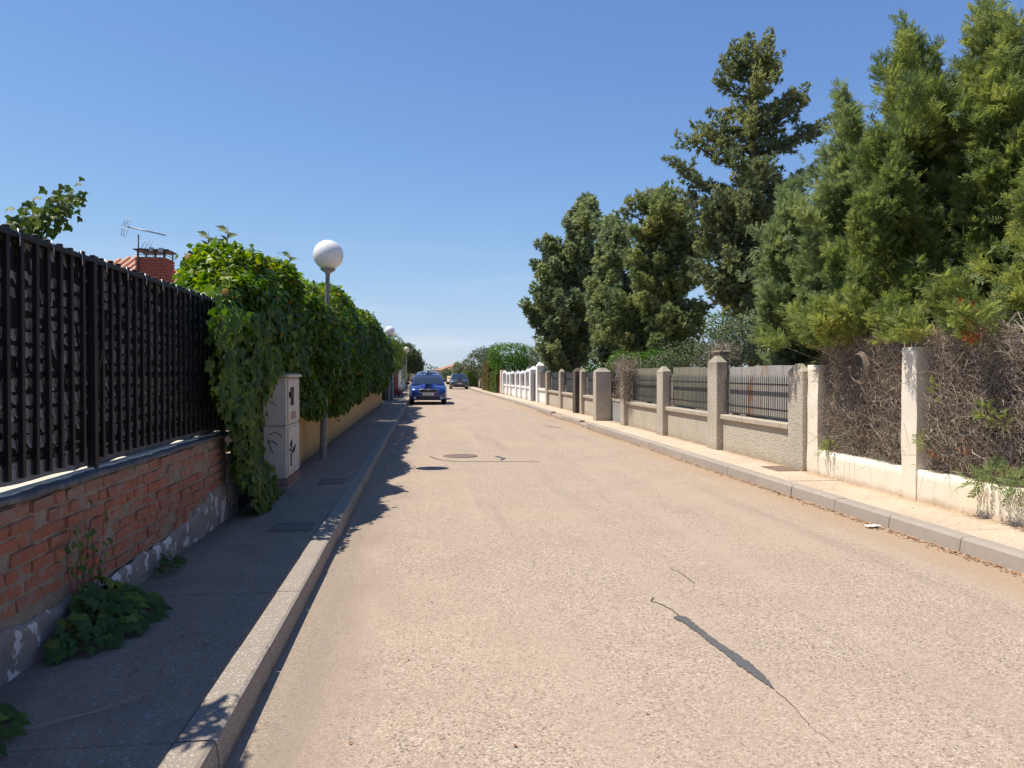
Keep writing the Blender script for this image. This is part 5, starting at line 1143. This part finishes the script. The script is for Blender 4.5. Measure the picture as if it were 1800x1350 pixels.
# ------------------------------------------------------------------ far left side: pillar, gate, posts, plants, pine
gp = empty('grey_gate_pillar', (-1.86, 40.2, gz(40)), 0, 'squat grey block pillar with meter boxes after the ivy hedge', 'pillar')
MB().box(-.3, .26, .0, 1.2, 0, .86, .015).build('lower_block', M['greybox'], gp)
MB().box(-.28, .24, .02, 1.18, .864, 1.42, .015).build('upper_block', M['greybox'], gp)
MB().box(-.32, .28, -.02, 1.22, 1.424, 1.48, .01).build('cap', M['concrete'], gp)
MB().box(-.30, -.05, -1.3, .0, 0, 1.4).build('painted_opening', M['blacktrim'], gp)  # solid black block; the opening's darkness is painted by its colour
rg = empty('red_gate', (-1.86, 42, gz(42)), 0, 'rust-red barred gate and railing beyond the grey pillar', 'gate')
rgb = MB().box(-.03, .03, -.05, .05, .05, 1.75).mesh('bar', M['redgate'])
for k in range(46): link('bar', rgb, rg, (0, .1 + k * .30, 0))
for z in (.25, 1.55): MB().box(-.045, -.031, 0, 13.8, z, z + .08).build('rail', M['redgate'], rg)
MB().box(-.10, -.05, 0, 13.8, .05, 1.7).build('backing', M['redgate'], rg)
blob_tree('climbing_shrub', [B(692, 612, 50, .5, 2.4, .75), B(699, 620, 56, .42, 2.4, .7), B(692, 640, 48, .4, 2, .5)], 6000, .12, 'hedgeg', 'yellow-green creeper mounding over the red gate', (-2.2, 48, gz(48)), 'shrub', 350)
wp = empty('white_fence', (-1.9, 56, gz(56)), 0, 'pale fence posts with pink blossom before the pine', 'fence')
for k in range(9):
    MB().box(-.12, .12, 0, .22, 0, 1.95 - .02 * k, .01).build('post', M['white'], wp, (0, k * 4.2, gz(56 + k * 4.2) - gz(56)))
    if k < 8: MB().box(-.06, .0, .24, 4.18, .0, .8).build('low_wall', M['white'], wp, (0, k * 4.2, gz(56 + k * 4.2) - gz(56)))
blob_tree('flowering_bush', [(-1.6, 47.5, .42, .28, .5, .26), (-1.55, 48.6, .30, .25, .4, .2)], 420, .07, 'redflower', 'red and pale flowering bush on the left pavement by the cars', (-1.55, 48, gz(48) + .12), 'bush', 351)
blob_tree('garden_shrub', [(-2.2, 62, 1.6, .5, 2.5, .7), (-2.1, 68, 1.5, .5, 2.5, .6), (-1.9, 76, 1.3, .6, 3, .8)], 4000, .14, 'olive', 'loose grey-green shrubs along the pale fence posts', (-2.2, 66, gz(66)), 'shrub', 352)
blob_tree('umbrella_pine', [(-2.3, 74, 2.9, 2.2, 2.4, 1.25), (-1.2, 74, 2.55, 1.2, 2, .85), (-3.4, 74, 3.0, 1.6, 2, 1.2), (-.7, 75, 1.9, .6, 1, .5)], 12000, .17, 'farg', 'rounded dark green umbrella pine leaning over the left pavement', (-3.0, 74.5, gz(74)), 'pine', 353, kind='tuft5')
blob_tree('garden_tree', [(-6, 62, 2.6, 3, 3, 1.5), (-5, 52, 2.2, 2, 3, 1.4)], 4500, .17, 'farg', 'dark garden trees behind the red gate', (-5.5, 58, gz(58)), 'tree', 354)
# yellow wall and red roof at the far end
fw = empty('far_yellow_wall', (4.6, 120, gz(120)), 0, 'sunlit yellow wall facing the street behind the dark parked car', 'wall')
MB().box(-.1, .2, 0, 30, -.1, 1.25).build('body', M['ochrefar'], fw)
MB().box(-.25, .15, -.5, 0, -.1, 2.3).build('pillar', M['redbrick'], fw)
fh = empty('far_house', (3.5, 175, gz(150)), 0, 'tiny far house with a red roof at the end of the street', 'house')
MB().box(-1, 9, 0, 8, 0, 2.6).build('wall', M['wallfar'], fh)
MB().add([(-1.4, -.4, 2.6), (9.4, -.4, 2.6), (9.4, 8.4, 2.6), (-1.4, 8.4, 2.6), (4, 3, 4.3), (4, 5, 4.3)], [(0, 1, 4), (1, 2, 5, 4), (2, 3, 5), (3, 0, 4, 5)]).build('roof', M['tile'], fh)
MB().box(1, 2, -.03, 0, 1, 2).build('window', M['window'], fh)

# ------------------------------------------------------------------ cars
def loft(mb, secs, close=False, smooth=True):
    n = len(secs[0]); vs = [p for s in secs for p in s]
    fs = [(i * n + k, i * n + k + 1, (i + 1) * n + k + 1, (i + 1) * n + k) for i in range(len(secs) - 1) for k in range(n - 1)]
    mb.add(vs, fs, smooth); mb.add(secs[0], [tuple(range(n))[::-1]]); mb.add(secs[-1], [tuple(range(n))]); return mb
def mirror_sec(half): return [(x, y, z) for x, y, z in half] + [(-x, y, z) for x, y, z in half[::-1]]
def make_car(name, loc, paint, label, W_=1.77, H_=1.44, Ln=4.55, hood=.98, belt=.96, suv=False, rz=0.0, tall=0.0):
    t = empty(name, loc, rz, label, 'car'); w = W_ / 2
    # lower body from bumper to tail: (y, half width, z bottom, z shoulder, z top)
    st = [(0.0, .66 * w, .30, .50, .60), (.03, .84 * w, .24, .60, .70), (.10, .93 * w, .22, .66, .775), (.28, .985 * w, .21, .72, .83), (.60, w, .20, .78, hood - .10), (1.05, w, .20, .84, hood), (1.6, w, .20, .88, belt + .0), (Ln - 1.2, w, .20, .90, belt), (Ln - .3, .98 * w, .24, .88, belt), (Ln - .05, .90 * w, .30, .80, belt - .04), (Ln, .8 * w, .36, .70, belt - .12)]
    k = tall
    secs = [mirror_sec([(0, y, zb), (hw * .80, y, zb), (hw * .955, y, zb + .05), (hw * .99, y, zb + .22), (hw, y, (zb + .22 + zs + k) / 2), (hw * .985, y, zs + k), (hw * .93, y, zs + k + (zt - zs) * .65), (hw * .72, y, zt + k - .01), (hw * .4, y, zt + k + .012), (0, y, zt + k + .02)]) for (y, hw, zb, zs, zt) in st]
    bm_ = MB(); loft(bm_, secs); bd = bm_.build('body', paint, t)
    # cabin
    b0 = belt + k; wy = 1.0; ry = 1.78 if not suv else 1.7; re = Ln - (.75 if not suv else .6)
    cab = [(wy, .90 * w, .90 * w, b0 + .0, b0 + .015), (wy + .4, .90 * w, .80 * w, b0, b0 + (H_ - b0) * .58), (ry, .89 * w, .72 * w, b0, H_ - .035), (ry + .5, .89 * w, .71 * w, b0, H_), (re - .5, .88 * w, .70 * w, b0, H_ - .01), (re, .87 * w, .70 * w, b0, H_ - .05), (Ln - .12, .86 * w, .80 * w, b0, b0 + .02)]
    secs = [mirror_sec([(0, y, b0 - .05), (wb, y, b0 - .05), (wb * .6 + wt * .4, y, zl + (zt - zl) * .5), (wt, y, zt - .03), (wt * .82, y, zt - .004), (wt * .4, y, zt + .012), (0, y, zt + .016)]) for (y, wb, wt, zl, zt) in cab]
    bm_ = MB(); loft(bm_, secs); bm_.build('roof', paint, t)
    # windscreen: a curved sheet proud of the cabin
    ws = MB(); n = 9; g0, g1 = [], []
    def srow(y, z, hw, dz): return [(hw * (2 * i / (n - 1) - 1), y + .05 * (2 * i / (n - 1) - 1) ** 2, z - dz * (2 * i / (n - 1) - 1) ** 2) for i in range(n)]
    rows = [srow(wy - .015, b0 + .03, .83 * w, .0), srow(wy + .385, b0 + (H_ - b0) * .58 + .02, .73 * w, .005), srow(ry - .03, H_ - .028, .66 * w, .012)]
    for a, b_ in zip(rows[:-1], rows[1:]): ws.strip(a, b_, True)
    ws.build('windscreen', M['glass'], t)
    for s in (-1, 1):
        sw = MB(); ya = [wy + .30, ry + .15, ry + 1.0, re - .1]
        lo = [(s * (.905 * w), y, b0 + .03) for y in ya]; hi = [(s * (.735 * w + .012), y, zz) for y, zz in zip([wy + .62, ry + .25, ry + 1.0, re - .35], [b0 + (H_ - b0) * .72, H_ - .075, H_ - .07, H_ - .09])]
        sw.strip(lo if s > 0 else hi, hi if s > 0 else lo, True); sw.build('side_window', M['glass'], t)
        mr = MB().box(s * w * 1.0 if s > 0 else s * (w + .17), s * (w + .17) if s > 0 else s * w, wy + .22, wy + .32, b0 - .02, b0 + .12, .03); mr.build('wing_mirror', M['blacktrim'], t)
        # headlight, follows the nose
        hz0, hz1 = (.585 + k, .735 + k)
        hl = MB(); xi, xo = .50 * w, .93 * w
        hl.add([(s * xi, .005, hz0), (s * xo, .085, hz0 + .02), (s * xo * 1.005, .13, hz1 - .02), (s * xi * 1.0, .045, hz1), (s * xi, .10, hz0), (s * xo, .2, hz0 + .02), (s * xo, .24, hz1 - .02), (s * xi, .14, hz1)], [(0, 1, 2, 3), (0, 4, 5, 1), (3, 2, 6, 7), (1, 5, 6, 2), (0, 3, 7, 4)], False)
        ho = hl.build('headlight', M['lamp_glass'], t)
        for fx in (.60, .78):
            MB().lathe([(.001, 0), (.035, .0), (.05, -.012)], n=10).build('bulb_reflector', M['chrome'], ho, (s * fx * w, .012 + (fx - .5) * .14, (hz0 + hz1) / 2), (R(90), 0, 0))
        MB().lathe([(.001, .01), (.045, .008), (.05, 0)], n=12).build('fog_light', M['lamp_glass'], t, (s * .70 * w, .015, .34), (R(90), 0, 0))
    # grille, badge, plate, intakes
    gr_ = MB().box(-.46 * w, .46 * w, -.022, .05, .60 + k, .73 + k, .012).build('grille', M['blacktrim'], t)
    q = MB(); fr = [(-.47, .605), (-.44, .592), (.44, .592), (.47, .605), (.48, .715), (.45, .742), (-.45, .742), (-.48, .715), (-.47, .605)]
    q.tube([(x * w, -.028, z + k) for x, z in fr], .010, 5, cap=False); q.build('grille_frame', M['chrome'], gr_)
    q = MB()
    for i in range(4): q.box(-.44 * w, .44 * w, -.030, -.022, .622 + k + i * .028, .628 + k + i * .028)
    q.build('grille_bars', M['slate'], gr_)
    MB().lathe([(.001, .012), (.038, .010), (.048, 0)], n=16).build('badge', M['chrome'], t, (0, -.03, .738 + k), (R(90), 0, 0))
    pl_ = MB().box(-.26, .26, -.035, -.02, .455 + k, .565 + k, .004).build('number_plate', M['plate'], t)
    q = MB()
    for i, x in enumerate((-.20, -.15, -.10, -.05, .04, .09, .14)):
        q.box(x, x + .012, -.0385, -.0355, .475 + k, .545 + k); q.box(x + .013, x + .032, -.0385, -.0355, (.533 if i % 2 else .475) + k, (.545 if i % 2 else .487) + k); q.box(x + .013, x + .03, -.0385, -.0355, .505 + k, .515 + k)
    q.build('plate_characters', M['scrib'], pl_)
    MB().box(-.62 * w, .62 * w, -.012, .08, .27, .40, .02).build('lower_intake', M['blacktrim'], t)
    MB().box(-.90 * w, .90 * w, .02, .12, .42 + k * .5, .44 + k * .5).build('bumper_seam', M['blacktrim'], t)
    # seats seen through the glass
    # wheels
    for s in (-1, 1):
        for y in (.85, Ln - .85):
            r = .315 + (.04 if suv else 0)
            wh = MB().tube([(s * (w - .20), y, r), (s * (w - .012), y, r)], r, 20).build('tyre', M['tyre'], t)
            MB().tube([(s * (w - .03), y, r), (s * (w - .004), y, r)], r * .66, 14).build('rim', M['rim'], wh)
            ar = MB(); pts = [(s * (w + .001), y + (r + .06) * math.cos(a), r + (r + .06) * math.sin(a)) for a in np.linspace(0, math.pi, 12)]
            ar.add(pts, [tuple(range(12)) if s > 0 else tuple(range(12))[::-1]]); ar.build('wheel_arch', M['blacktrim'], t)
    for s in (-1, 1):
        rr = MB().tube([(s * .70 * w, ry + .2, H_ - .0), (s * .70 * w, ry + .3, H_ + .035), (s * .69 * w, re - .4, H_ + .03), (s * .69 * w, re - .3, H_ - .01)], .014, 5); rr.build('roof_rail', M['blacktrim'], t)
    return t
bc = make_car('blue_car', (.20, 36.3, 0), M['blue'], 'blue estate car with chrome grille parked facing the camera at the left kerb')
make_car('grey_minivan', (.25, 43.6, gz(43.6)), M['silver'], 'silver-blue car parked directly behind the blue estate, only its top visible', W_=1.74, H_=1.60, Ln=4.3, belt=1.0, hood=1.0, suv=True, tall=.05)
make_car('dark_car', (3.62, 78.5, gz(79)), M['slate'], 'dark grey sport utility car parked facing the camera at the right kerb', W_=1.86, H_=1.62, Ln=4.4, hood=1.0, belt=1.0, suv=True, tall=.08)
